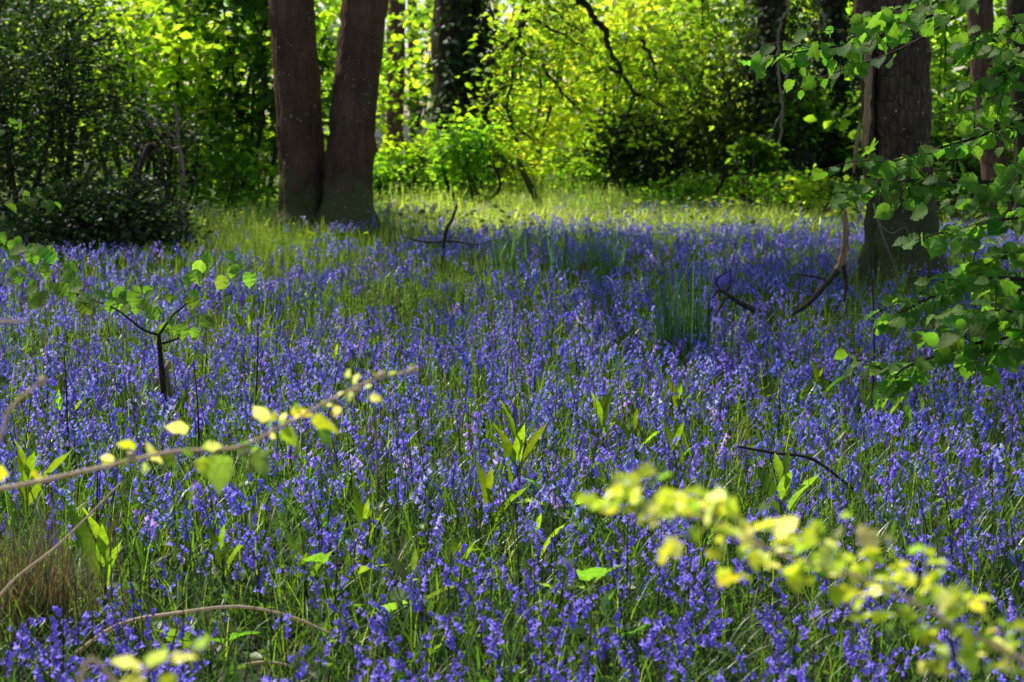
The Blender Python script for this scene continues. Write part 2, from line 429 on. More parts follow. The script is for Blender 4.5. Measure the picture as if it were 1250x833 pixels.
# ------------------------------------------------------------------ trees
def crown_build(root, tops, centre, radii, n_clump, per, size, col, zmin=5.0, limb_r=0.16, barkm=None, thin=True):
    """limbs from the trunk tops, then leaf clumps through the crown's volume"""
    lb, lf = MB(), MB()
    c = np.asarray(centre, float); r = np.asarray(radii, float)
    d = rand_dirs(n_clump, 1.0) * (rng.random((n_clump, 1)) ** 0.45)
    cl = c + d * r
    cl = cl[cl[:, 2] > zmin]
    ends = c + rand_dirs(9, 0.8) * r * 0.62
    ends[:, 2] = np.maximum(ends[:, 2], zmin + 0.7)
    pool = []
    for k, e in enumerate(ends):
        s = np.asarray(tops[k % len(tops)], float)
        m = (s + e) / 2 + rng.normal(0, 0.3, 3); m[2] = max(m[2], s[2] * 0.6 + e[2] * 0.4)
        q = smooth_path([s, m, e], 6); pool.append(q)
        tube(lb, q, [limb_r, limb_r * 0.6, limb_r * 0.25], 7, rough=0.04, seed=k)
    pool = np.vstack(pool)
    near = np.array([pool[np.argmin(((pool - x) ** 2).sum(1))] for x in cl])
    mid = (near + cl) / 2 + rng.normal(0, 0.25, cl.shape)
    tubes(lb, near, mid, cl, 0.035, 0.012, 4)
    pos = np.repeat(cl, per, 0) + rng.normal(0, 1, (len(cl) * per, 3)) * np.array([0.55, 0.55, 0.3])
    pos = pos[pos[:, 2] > zmin - 0.3]
    if thin: pos = pos[keep_canopy(pos)]  # leaves dropped wherever their shadow would hit a spot meant to be sunny
    n = len(pos)
    place(lf, LEAF_LOW, pos, leaf_frames(n, 0.4), size * rng.uniform(0.75, 1.25, n), cvary(n, col))
    ob = lb.build('limbs', barkm, root)
    lf.build('crown', M['leaf_canopy'], root)
    return ob

def trunk_path(pts):
    return smooth_path([P(*p) if len(p) == 3 else p for p in pts], 7)

CANOPY = (0.06, 0.095, 0.018)

# twin-stemmed tree
def build_twin():
    d = 19.5
    b = G(405, 284)
    base = np.array([b[0], d, 0.0])
    root = thing('twin_stemmed_tree', 'big dark tree with two bare trunks forking from one base, left of centre', 'tree', base)
    L = [P(372, 292, d), P(370, 272, d), P(369, 220, d), P(366, 150, d), P(360, 70, d), P(355, 0, d), P(348, -90, d)]
    top = L[-1]; L += [top + np.array([-0.5, 0.2, 2.6]), top + np.array([-0.9, 0.5, 5.2])]
    mb = MB(); q = smooth_path(L, 9); K = len(q)
    rad = np.interp(q[:, 2], [-.1, 0.05, 0.3, 1.2, 2.7, 4, 9.5], [.46, .37, .265, .255, .25, .245, .16])
    tube(mb, q, rad, 36, rough=0.032, seed=3, ridges=9)
    mb.build('trunk', M['bark_twin'], root)
    R = [P(424, 298, d - .25), P(424, 278, d - .25), P(427, 210, d - .2), P(432, 140, d - .15), P(440, 60, d), P(447, 0, d), P(458, -90, d)]
    top2 = R[-1]; R += [top2 + np.array([0.5, 0.1, 2.6]), top2 + np.array([1.1, 0.3, 5.2])]
    mb = MB(); q = smooth_path(R, 9)
    rad = np.interp(q[:, 2], [-.1, 0.05, 0.35, 1.2, 2.7, 4, 9.5], [.50, .40, .285, .258, .25, .25, .17])
    tube(mb, q, rad, 36, rough=0.032, seed=8, ridges=10)
    mb.build('trunk', M['bark_twin'], root)
    crown_build(root, [L[-1], R[-1]], base + np.array([-1.3, 0.0, 11.5]), (5.8, 5.6, 5.0), 420, 60, 0.16, CANOPY, zmin=6.5, barkm=M['bark_twin'])  # crown above the view, offset so its shade lands mid-meadow
build_twin()

# right tree with split, peeling bark
def build_right_tree():
    d = 13.4
    b = G(1098, 358); base = np.array([b[0], d, 0.0])
    root = thing('split_bark_tree', 'thick rough-barked tree behind the hazel leaves with a strip of bark peeling away', 'tree', base)
    L = [P(1106, 375, d), P(1104, 352, d), P(1102, 300, d), P(1100, 220, d), P(1098, 140, d), P(1096, 50, d), P(1094, -40, d)]
    top = L[-1]; L += [top + np.array([0.1, 0.2, 2.2]), top + np.array([0.3, 0.3, 4.6])]
    q = smooth_path(L, 9); mb = MB()
    rad = np.interp(q[:, 2], [-.1, 0.05, .3, 0.7, 1.2, 2.4, 4, 8], [.44, .37, .29, .25, .225, .225, .215, .15])
    tube(mb, q, rad, 28, rough=0.035, seed=5, ridges=8)
    mb.build('trunk', M['bark_right'], root)
    # the second, thinner and broken half of the trunk on its left
    mb = MB()
    q = smooth_path([P(1061, 372, d - .1), P(1060, 330, d - .12), P(1066, 250, d - .05), P(1062, 180, d - .1), P(1060, 90, d - .1), P(1056, 30, d - .08), P(1060, -50, d - .05), P(1078, -110, d)], 7)
    tube(mb, q, np.interp(q[:, 2], [0, .5, 1.1, 2.3, 3], [.09, .045, .05, .07, .09]), 9, rough=0.16, seed=21, ridges=3)
    mb.build('side_stem', M['bark_right'], root)
    mb = MB()
    for (pts, w) in (([(1057, 15), (1058, 60), (1060, 110), (1058, 152), (1054, 196)], 0.022), ([(1042, 212), (1046, 178), (1049, 150)], 0.012)):
        q = smooth_path([P(x, y, d - .26) for x, y in pts], 6)
        tube(mb, q, [w * .6, w * 1.3, w * 1.5, w * 1.3, w * .3], 6, rough=0.25, seed=4)
    mb.build('peeling_bark', M['wood_peel_lit'], root)
    # dead twigs hugging the trunk
    for pts in ([(1066, 248), (1072, 270), (1088, 285), (1104, 278), (1112, 292)], [(1070, 262), (1078, 290), (1090, 320), (1100, 352)]):
        mb = MB(); tube(mb, smooth_path([P(x, y, d - .32) for x, y in pts], 5), [.009, .006, .003], 5); mb.build('dead_twig', M['twig_pale'], root)
    crown_build(root, [L[-1]], base + np.array([-0.9, -0.4, 9.4]), (5.2, 5.6, 4.4), 380, 60, 0.15, CANOPY, zmin=5.2, barkm=M['bark_right'])  # crown above the view, shifted left so its shade darkens the right
build_right_tree()

def ivy_on(mb_leaf, path, rad, n, spread, size, col, lo=0.0, hi=1.0, side=None, r=None):
    k = rng.uniform(lo, hi, n) * (len(path) - 1); i = np.minimum(k.astype(int), len(path) - 2); f = (k - i)[:, None]
    c = path[i] * (1 - f) + path[i + 1] * f
    a = rng.uniform(0, 2 * PI, n)
    if side is not None: a = side + rng.normal(0, 1.0, n)
    o = np.stack([np.cos(a), np.sin(a), np.zeros(n)], -1)
    pos = c + o * (rad + np.abs(rng.normal(0, spread, n)))[:, None]
    dd = o * 0.7 + rng.normal(0, 0.4, (n, 3)) + np.array([0, 0, -0.7])
    place(mb_leaf, LEAF_LOW, pos, frames(dd, o + np.array([0, 0, 0.5]) + rng.normal(0, 0.3, (n, 3))), size * rng.uniform(0.7, 1.3, n), cvary(n, col, 0.35))

def simple_tree(name, label, px, pyb, d, wpx, lean_px=0, barkm='bark_dark', height=9.0, crown=None, ivy=None, group=None, curve=0.0, wob=0.05):
    w = wpx / FPX * d * 0.5
    b = P(px, pyb, d); base = np.array([b[0], d, 0.0])
    root = thing(name, label, 'tree', base, group)
    t = P(px + lean_px, 0, d)
    pts = [base + np.array([0, 0, -0.08]), base * .5 + t * .5 + np.array([curve, 0, -b[2] * .5]), t]
    pts.append(t + (t - base) * 0.5 * np.array([1, 1, 0]) + np.array([0, 0, (height - t[2]) * .5]))
    pts.append(t + (t - base) * 0.9 * np.array([1, 1, 0]) + np.array([0, 0, height - t[2]]))
    q = smooth_path(pts, 8); K = len(q)
    q[1:-1, :2] += rng.normal(0, wob * w, (K - 2, 2))
    mb = MB(); tube(mb, q, np.interp(q[:, 2], [-.1, .1, .5, 3, height], [w * 1.5, w * 1.25, w * 1.02, w, w * .55]), 18, rough=0.03, seed=int(px), ridges=6)
    mb.build('trunk', M[barkm], root)
    if ivy:
        lb = MB(); ivy_on(lb, q, w, *ivy); lb.build('ivy', M['leaf_dark'], root)
    if crown:
        off, radii, ncl, per = crown
        crown_build(root, [q[-1]], base + np.array(off), radii, ncl, per, 0.15, CANOPY, zmin=5.5, limb_r=max(.08, w * .5), barkm=M[barkm])
    return root, q

IVY = (0.04, 0.07, 0.018)
ivy_root, ivy_q = simple_tree('ivy_clad_tree', 'thick straight trunk wrapped in dark ivy behind the twin-trunked tree', 556, 244, 26.5, 56, 0, 'bark_dark', 10,
            crown=((0.5, 1.5, 11), (4.5, 4.5, 3.8), 160, 40), ivy=(4200, 0.20, 0.12, (.05, .085, .02), 0.0, 0.85, 0.0))
simple_tree('slender_tree', 'slim reddish-brown trunk between the twin trunks and the ivy tree', 481, 224, 33, 21, 3, 'bark_red', 9, crown=((0, 0, 11), (3, 3, 3), 60, 30))
simple_tree('young_tree', 'narrow pale trunk just left of the ivy-clad tree, far back', 507, 222, 37, 12, -4, 'bark_red', 8, crown=((0, 0, 9), (2, 2, 2), 30, 30))
simple_tree('ivy_smothered_tree', 'dark trunk smothered in ivy with pale vines hanging down its front', 936, 266, 24.5, 34, 6, 'bark_dark', 9,
            crown=((1.2, 1, 10.0), (4, 4, 3.5), 120, 40), ivy=(4200, 0.28, 0.10, (0.055, 0.08, 0.02), 0.0, 0.8))
simple_tree('dark_ivy_tree', 'black ivy-covered trunk just left of the split-bark tree', 1018, 262, 25.5, 30, 0, 'bark_dark', 9,
            crown=((1, 0, 10), (3.6, 3.6, 3), 80, 40), ivy=(3600, 0.22, 0.10, (0.035, 0.06, 0.016), 0.0, 0.8))
simple_tree('leaning_brown_tree', 'brown trunk leaning left beyond the hazel leaves at upper right', 1222, 290, 19, 32, -26, 'bark_red', 9, crown=((1.5, 0, 9.5), (4, 4, 3.5), 110, 40))
simple_tree('edge_tree', 'dark brown trunk at the right edge of the view beyond the hazel', 1262, 300, 18.5, 40, -14, 'bark_dark', 9, crown=((2.5, 0, 9.5), (4, 4, 3.5), 110, 40))

# leaning mossy trunk
def leaning():
    b = G(664, 262)
    root = thing('mossy_leaning_trunk', 'thin mossy dead trunk leaning left in the bright gap at the back', 'dead tree', b)
    mb = MB(); q = smooth_path([b + np.array([0.02, 0, -.08]), P(655, 243, b[1]), P(644, 222, b[1] + .1), P(632, 195, b[1] + .3)], 6)
    tube(mb, q, [.06, .05, .045, .035], 10, rough=0.1, seed=2)
    mb.build('trunk', M['bark_moss'], root)
leaning()

# hanging boughs of the ivy-clad tree
def hanging():
    Z = lambda zx, zy, d: P(400 + zx / 2.45, zy / 2.45, d)
    s1 = ivy_q[np.argmin(abs(ivy_q[:, 2] - 6.0))]
    D = 23.5
    specs = [
        ([s1, s1 * .4 + Z(620, -260, D) * .6 + np.array([0, 0, .5]), Z(610, -60, D), Z(598, 0, D), Z(575, 85, D), Z(545, 122, D), Z(505, 168, D), Z(478, 190, D), Z(470, 250, D), Z(480, 300, D)], .07,
         [[(570, 100), (556, 180), (545, 250), (541, 345), (580, 395), (645, 432)], [(562, 130), (600, 170), (655, 175)], [(545, 250), (500, 285), (440, 310)], [(570, 90), (582, 180), (578, 255)], [(640, 195), (690, 260), (740, 320), (790, 330)]]),
        ([s1 + np.array([0, 0, .8]), s1 * .35 + Z(740, -300, D) * .65 + np.array([0, 0, .9]), Z(735, -60, D - .5), Z(760, 0, D - .5), Z(795, 55, D - .5), Z(830, 92, D - .5), Z(843, 145, D - .5), Z(880, 222, D - .5), Z(914, 275, D - .5), Z(892, 345, D - .5), Z(850, 412, D - .5)], .07,
         [[(914, 275), (970, 300), (1030, 332)], [(880, 222), (840, 205), (800, 215)], [(890, 345), (930, 350), (950, 355)], [(940, 120), (970, 180), (985, 235), (1020, 240)], [(760, 0), (700, -10), (650, 5), (700, 50), (765, 100)], [(600, 50), (690, 96), (800, 165)]]),
    ]
    for main, r, subs in specs:
        mb = MB(); q = smooth_path(main, 6); q[3:-1] += rng.normal(0, .012, (len(q) - 4, 3))
        tube(mb, q, [r, r * .9, r * .7, r * .65, r * .6, r * .5, r * .4, r * .3, .01], 7, rough=.06)
        lf = MB()
        for s in subs:
            sp = smooth_path([Z(x, y, D - .2) for x, y in s], 5); sp[1:-1] += rng.normal(0, .012, (len(sp) - 2, 3))
            tube(mb, sp, [.028, .02, .009], 5)
            for t in range(len(sp)):
                k = 3; e = sp[t] + rng.normal(0, .18, (k, 3))
                tubes(mb, np.repeat(sp[t:t + 1], k, 0), (sp[t] + e) / 2 + rng.normal(0, .03, (k, 3)), e, .005, .003, 3)
                n = 13; pos = sp[t] + rng.normal(0, .26, (n, 3))
                place(lf, LEAF_OVAL, pos, leaf_frames(n, .6), .1 * rng.uniform(.7, 1.2, n), cvary(n, (.16, .20, .026)))
        o = mb.build('hanging_bough', M['twig'], ivy_root)
        lf.build('leaves', M['leaf_bright'], o)
hanging()

# ------------------------------------------------------------------ shrubs of the backdrop
def shrub(name, label, px, d, halfw, height, n, size, col, mat='leaf_bright', group=None, z0=0.2, depth=None, per=26, clump=0.32, cat='shrub', barkm='twig', tilt=.55, tmpl=None, nstem=6, xo=0):
    x = P(px, 200, d)[0]; base = np.array([x, d, gz(x, d)])
    root = thing(name, label, cat, base, group)
    st, lf = MB(), MB()
    ncl = max(6, n // per); depth = depth or halfw * .8
    u = rand_dirs(ncl, 1.0) * (rng.random((ncl, 1)) ** .4)
    cl = base + np.array([xo, 0, (height + z0) / 2]) + u * np.array([halfw, depth, (height - z0) / 2])
    cl[:, 0] += (vnoise(cl[:, 2] * 1.3, cl[:, 1], 1) - .5) * halfw * .5
    tips = base + rng.normal(0, 1, (nstem, 3)) * np.array([halfw * .4, depth * .4, 0]) + np.array([xo * .7, 0, height * .75])
    pool = []
    for k in range(nstem):
        s = base + rng.normal(0, .12, 3) * np.array([1, 1, 0]) + np.array([0, 0, -.05])
        m = (s + tips[k]) / 2 + rng.normal(0, .25, 3)
        q = smooth_path([s, m, tips[k]], 7); pool.append(q)
        tube(st, q, [.035, .024, .01], 6)
    pool = np.vstack(pool)
    near = np.array([pool[np.argmin(((pool - c) ** 2).sum(1) + 3 * np.maximum(0, pool[:, 2] - c[2]))] for c in cl])
    tubes(st, near, (near + cl) / 2 + rng.normal(0, .12, cl.shape) + np.array([0, 0, .08]), cl, .010, .004, 3)
    pos = np.repeat(cl, per, 0) + rng.normal(0, clump, (ncl * per, 3)) * np.array([1, 1, .6])
    pos = pos[pos[:, 2] > .06]
    m_ = len(pos)
    cc = cvary(m_, col, .22)
    cc *= np.repeat(rng.uniform(.7, 1.3, ncl), per)[:m_, None]
    place(lf, tmpl or LEAF_LOW, pos, leaf_frames(m_, tilt), size * 1.3 * rng.uniform(.6, 1.3, m_), cc)
    st.build('stems', M[barkm], root)
    lf.build('foliage', M[mat], root)
    return root

YG = (0.18, 0.215, 0.028); MG = (0.12, 0.18, 0.026); PY = (0.27, 0.265, 0.05); DG = (0.06, 0.10, 0.02); OL = (0.10, 0.135, 0.022)  # PY: paler leaf colour holding the sunlit brightness of the centre bushes
HOL = (0.05, 0.085, 0.028)
BG = 'bright shrubs behind the meadow'
# left
shrub('maple_shrub', 'bright yellow-green maple bush behind the dark holly at upper left', 215, 24, 1.6, 3.7, 2000, .13, YG, group=BG)
shrub('maple_shrub', 'mid-green bush filling the upper left behind the holly tips', 80, 26, 2.0, 4.0, 2200, .13, YG, group=BG)
shrub('sycamore_sapling', 'leafy green sapling with hanging leaves just left of the twin trunks', 300, 22.5, 1.05, 4.2, 1500, .16, (0.06, .11, .02), mat='leaf_mid', group=BG, tmpl=LEAF_LOBED, per=14)
shrub('maple_shrub', 'yellow-green bush seen between the twin trunks', 395, 28, 1.5, 4.0, 1700, .13, YG, group=BG)
shrub('maple_shrub', 'tall green bush at the far left edge behind the holly', -40, 22, 1.8, 5.0, 3000, .13, DG, mat='leaf_mid', group=BG)
shrub('maple_shrub', 'glowing yellow-green bush above the dead arching bough', 165, 21.5, 1.0, 3.2, 1500, .11, YG, group=BG, z0=.9)
shrub('hazel_thicket', 'low lit green growth at the foot of the sapling left of the twin trunks', 290, 21.5, .8, .9, 1100, .08, MG, group=BG, per=20, clump=.16)
# middle
shrub('hazel_thicket', 'low bright green growth just right of the twin trunks', 470, 24.5, .8, .8, 900, .08, MG, group=BG, per=20, clump=.16)
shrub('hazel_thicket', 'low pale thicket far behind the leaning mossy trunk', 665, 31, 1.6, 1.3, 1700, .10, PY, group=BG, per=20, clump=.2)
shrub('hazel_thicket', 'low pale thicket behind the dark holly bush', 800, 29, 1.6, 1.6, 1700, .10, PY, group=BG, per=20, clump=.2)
shrub('elder_bush', 'low yellow-green bush beside the broken fence post', 500, 25.0, .55, 1.05, 500, .10, YG, group=BG, per=12, clump=.15)
shrub('maple_shrub', 'green bush behind the slim reddish trunk', 480, 36, 2.2, 4.3, 1700, .14, MG, group=BG)
shrub('hawthorn_bush', 'small leafy green bush at the foot of the ivy-clad tree', 570, 23.6, .55, 1.3, 1200, .075, MG, group=BG, per=20, clump=.15)
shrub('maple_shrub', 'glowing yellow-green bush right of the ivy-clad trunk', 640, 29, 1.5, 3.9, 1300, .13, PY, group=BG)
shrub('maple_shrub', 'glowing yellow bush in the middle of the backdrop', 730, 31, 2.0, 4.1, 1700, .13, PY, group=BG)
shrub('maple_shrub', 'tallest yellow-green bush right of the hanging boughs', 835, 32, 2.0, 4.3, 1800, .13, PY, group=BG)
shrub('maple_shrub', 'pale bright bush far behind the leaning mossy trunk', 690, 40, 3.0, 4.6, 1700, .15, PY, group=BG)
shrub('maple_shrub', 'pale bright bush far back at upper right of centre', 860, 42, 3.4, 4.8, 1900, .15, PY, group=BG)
shrub('hazel_thicket', 'low bright green thicket right of the leaning mossy trunk', 735, 26.5, .95, 1.0, 1300, .085, MG, group=BG, per=20, clump=.16)
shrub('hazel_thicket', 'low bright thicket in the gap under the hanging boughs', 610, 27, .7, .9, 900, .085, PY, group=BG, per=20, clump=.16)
# right
shrub('holly_bush', 'dark green rounded bush at the back edge of the meadow, right of centre', 792, 24.6, .75, 1.45, 2600, .075, (.04, .07, .018), mat='leaf_dark', per=24, clump=.16)
shrub('bramble_thicket', 'dark olive thicket spreading left of the vine-hung tree', 872, 25.0, .95, 2.3, 2600, .085, OL, mat='leaf_mid', per=24, clump=.2)
shrub('bramble_thicket', 'deep green thicket between the two dark ivy trees', 985, 25.5, .95, 2.0, 2300, .09, DG, mat='leaf_mid', per=24, clump=.2)
shrub('elder_bush', 'rounded bush of pale green leaves between the two dark ivy trees', 978, 24.2, .48, 1.65, 620, .09, (.09, .14, .03), group=BG, per=16, clump=.16, z0=1.0)
shrub('ivy_stump', 'old stump under a heap of shiny bright ivy right of the dark bush', 922, 23.4, .30, 1.0, 620, .09, (.075, .12, .02), mat='leaf_bright', per=16, clump=.09, z0=.55, cat='stump')
shrub('maple_shrub', 'olive-leaved bush high above the vine-hung tree', 905, 28, 1.7, 4.0, 1900, .12, OL, mat='leaf_bright', group=BG, z0=1.8)
shrub('maple_shrub', 'lit green bush behind the split-bark tree', 1080, 30, 2.2, 4.1, 2000, .13, MG, group=BG)
shrub('maple_shrub', 'green bush between the split-bark tree and the leaning brown trunk', 1170, 22, 1.2, 3.2, 1600, .12, MG, group=BG)
shrub('maple_shrub', 'green bush at the far right edge behind the brown trunks', 1285, 24, 1.6, 4.4, 2600, .12, MG, group=BG)
shrub('maple_shrub', 'dark thicket at the foot of the leaning brown trunk', 1215, 20.5, 1.1, 1.7, 2000, .10, DG, mat='leaf_mid', group=BG)

shrub('hazel_thicket', 'low lit herbs at the foot of the dark olive thicket', 850, 22.8, .7, .5, 700, .07, MG, group=BG, per=16, clump=.14)
shrub('hazel_thicket', 'low lit herbs below the vine-hung tree', 960, 22.4, .8, .55, 800, .07, MG, group=BG, per=16, clump=.14)
shrub('hazel_thicket', 'small lit bush low down between the dark ivy tree and the hazel leaves', 1005, 21.0, .4, .6, 420, .07, YG, group=BG, per=16, clump=.12)

# holly: tall tree-like one and the low mound in front
shrub('holly_tree', 'tall dark holly with small glossy leaves filling the left edge', 25, 17.2, 1.25, 3.0, 9500, .05, HOL, mat='leaf_dark', per=34, clump=.18, tilt=.8)
shrub('holly_tree', 'thinner dark holly behind the holly mound, showing green light through it', 185, 18.6, .7, 1.7, 1800, .05, (.022, .038, .012), mat='leaf_dark', per=30, clump=.16, tilt=.8)
shrub('holly_bush', 'low dark mound of glossy holly at the left end of the meadow', 132, 15.9, .80, .80, 7000, .044, HOL, mat='leaf_dark', per=26, clump=.15, z0=.0, tilt=.8)

# dead arching bough in the holly (pale, catches light)
def dead_boughs():
    r = thing('dead_bough', 'bare arching dead bough catching light above the holly mound', 'dead branch', P(222, 262, 18.2) * np.array([1, 1, 0]))
    mb = MB()
    Zz = lambda zx, zy: P(zx / 2.45, zy / 2.45, 18.2)
    q = smooth_path([P(222, 262, 18.2) * np.array([1, 1, 0]), Zz(545, 520), Zz(533, 440), Zz(510, 405), Zz(470, 365), Zz(420, 332), Zz(370, 320), Zz(320, 330)], 6)
    tube(mb, q, [.03, .028, .022, .018, .012, .006], 7, rough=.08)
    for s in ([(430, 340), (470, 395), (510, 440), (540, 455)], [(350, 180), (385, 195), (405, 205)], [(533, 440), (530, 350), (520, 300)]):
        tube(mb, smooth_path([Zz(*p) for p in s], 5), [.022, .016, .008], 6, rough=.08)
    mb.build('branch', M['twig_pale'], r)
    r = thing('vine', 'pale twisted vine stems hanging before the ivy-smothered trunk', 'vine', P(938, 268, 23.6) * np.array([1, 1, 0]))
    Z3 = lambda zx, zy: P(800 + zx / 2.449, zy / 2.449, 23.6)
    for s, w in (([(385, -60), (395, 30), (370, 70), (368, 160), (372, 250), (380, 330), (372, 420), (360, 520), (345, 640), (338, 665)], .022), ([(500, 140), (440, 160), (400, 210), (385, 280), (380, 330)], .018),
                 ([(380, 330), (345, 400), (335, 470), (345, 540), (330, 660)], .018), ([(500, 35), (505, 85), (480, 60)], .02), ([(345, 600), (390, 580), (430, 620)], .009)):
        mb = MB(); q = smooth_path([Z3(*p) for p in s], 6); q[1:-1] += rng.normal(0, .012, (len(q) - 2, 3))
        tube(mb, q, [w, w * .9, w * .8], 6, rough=.08); mb.build('stem', M['twig_pale'], r)
dead_boughs()

# far wood closing the view
def far_wood():
    mb = MB(); n = 17000
    a = rng.uniform(-1.05, 1.05, n); dist = rng.uniform(52, 85, n)
    pos = np.stack([dist * np.sin(a), dist * np.cos(a), rng.random(n) ** .8 * 15], -1)
    c = cvary(n, (.28, .29, .09), .35) * (.65 + .5 * vnoise(pos[:, 0], pos[:, 2], .35)[:, None])
    place(mb, LEAF_LOW, pos, leaf_frames(n, .6), rng.uniform(.5, 1.1, n), c)
    tag(mb.build('distant_wood', M['leaf_bright']), 'yellow-green mass of far-off spring woodland', 'woodland', kind='stuff')
far_wood()

# fence remains
def fences():
    d = 26.2
    b = np.array([P(516, 245, d)[0], d, 0])
    root = thing('wooden_fence', 'weathered orange-brown post and rail fence end beside the ivy tree', 'fence', b)
    def plank(mb, c, s, rz=0):
        x, y, z = np.array(s) / 2; v = np.array([(-x, -y, -z), (x, -y, -z), (x, y, -z), (-x, y, -z), (-x, -y, z), (x, -y, z), (x, y, z), (-x, y, z)], float)
        v[4:, :2] *= .94
        ca, sa = math.cos(rz), math.sin(rz); v[:, :2] = v[:, :2] @ np.array([[ca, sa], [-sa, ca]])
        mb.add(v + c, [np.array([(0, 3, 2, 1), (4, 5, 6, 7), (0, 1, 5, 4), (1, 2, 6, 5), (2, 3, 7, 6), (3, 0, 4, 7)])], (.3, .2, .1))
    t = P(516, 197, d)[2]
    mb = MB(); plank(mb, np.array([b[0], d, t / 2 - .05]), (.09, .09, t + .1)); mb.build('post', M['wood_post'], root, smooth=False)
    x0 = P(440, 222, d)[0]; z = P(480, 221, d)[2]
    mb = MB(); plank(mb, np.array([(x0 + b[0] - .1) / 2, d - .06, z]), (b[0] - x0 + .05, .035, .08), .02); mb.build('rail', M['wood_post'], root, smooth=False)
    d = 30
    b = np.array([P(688, 235, d)[0], d, 0])
    root = thing('gate_post', 'short squat brown gate post with a stub of rail at the back', 'fence', b)
    t = P(688, 203, d)[2]
    mb = MB(); plank(mb, np.array([b[0], d, t / 2 - .05]), (.2, .2, t + .1)); mb.build('post', M['bark_red'], root, smooth=False)
    z = P(700, 222, d)[2]; mb = MB(); plank(mb, np.array([b[0] + .28, d - .05, z]), (.42, .05, .1)); mb.build('rail', M['bark_red'], root, smooth=False)
fences()

# ------------------------------------------------------------------ leafy branches near the viewer
def leafy(path, n, size, tmpl, mb, col, mat_i=0, spread=1.0, petiole=.02, stems=None, droop=.4, flat=.5, face=.5):
    """leaves set alternately along a twig"""
    k = np.linspace(.06, 1, n) * (len(path) - 1); i = np.minimum(k.astype(int), len(path) - 2); f = (k - i)[:, None]
    c = path[i] * (1 - f) + path[i + 1] * f
    t = nrm(path[i + 1] - path[i])
    side = nrm(np.cross(t, np.array([0, 0, 1.0])))
    sg = np.where(np.arange(n) % 2 == 0, 1.0, -1.0)[:, None]
    d = t * rng.uniform(.3, .9, (n, 1)) + side * sg * spread + rng.normal(0, .3, (n, 3)) + np.array([0, 0, -droop])
    d = nrm(d); b = c + d * petiole
    up = np.array([0, -face, .8]) + rng.normal(0, flat, (n, 3))
    place(mb, tmpl, b, frames(d, up), size * rng.uniform(.6, 1.2, n), cvary(n, col, .18), mat_i)
    if stems is not None: tubes(stems, c, (c + b) / 2, b, .0012, .0008, 3)

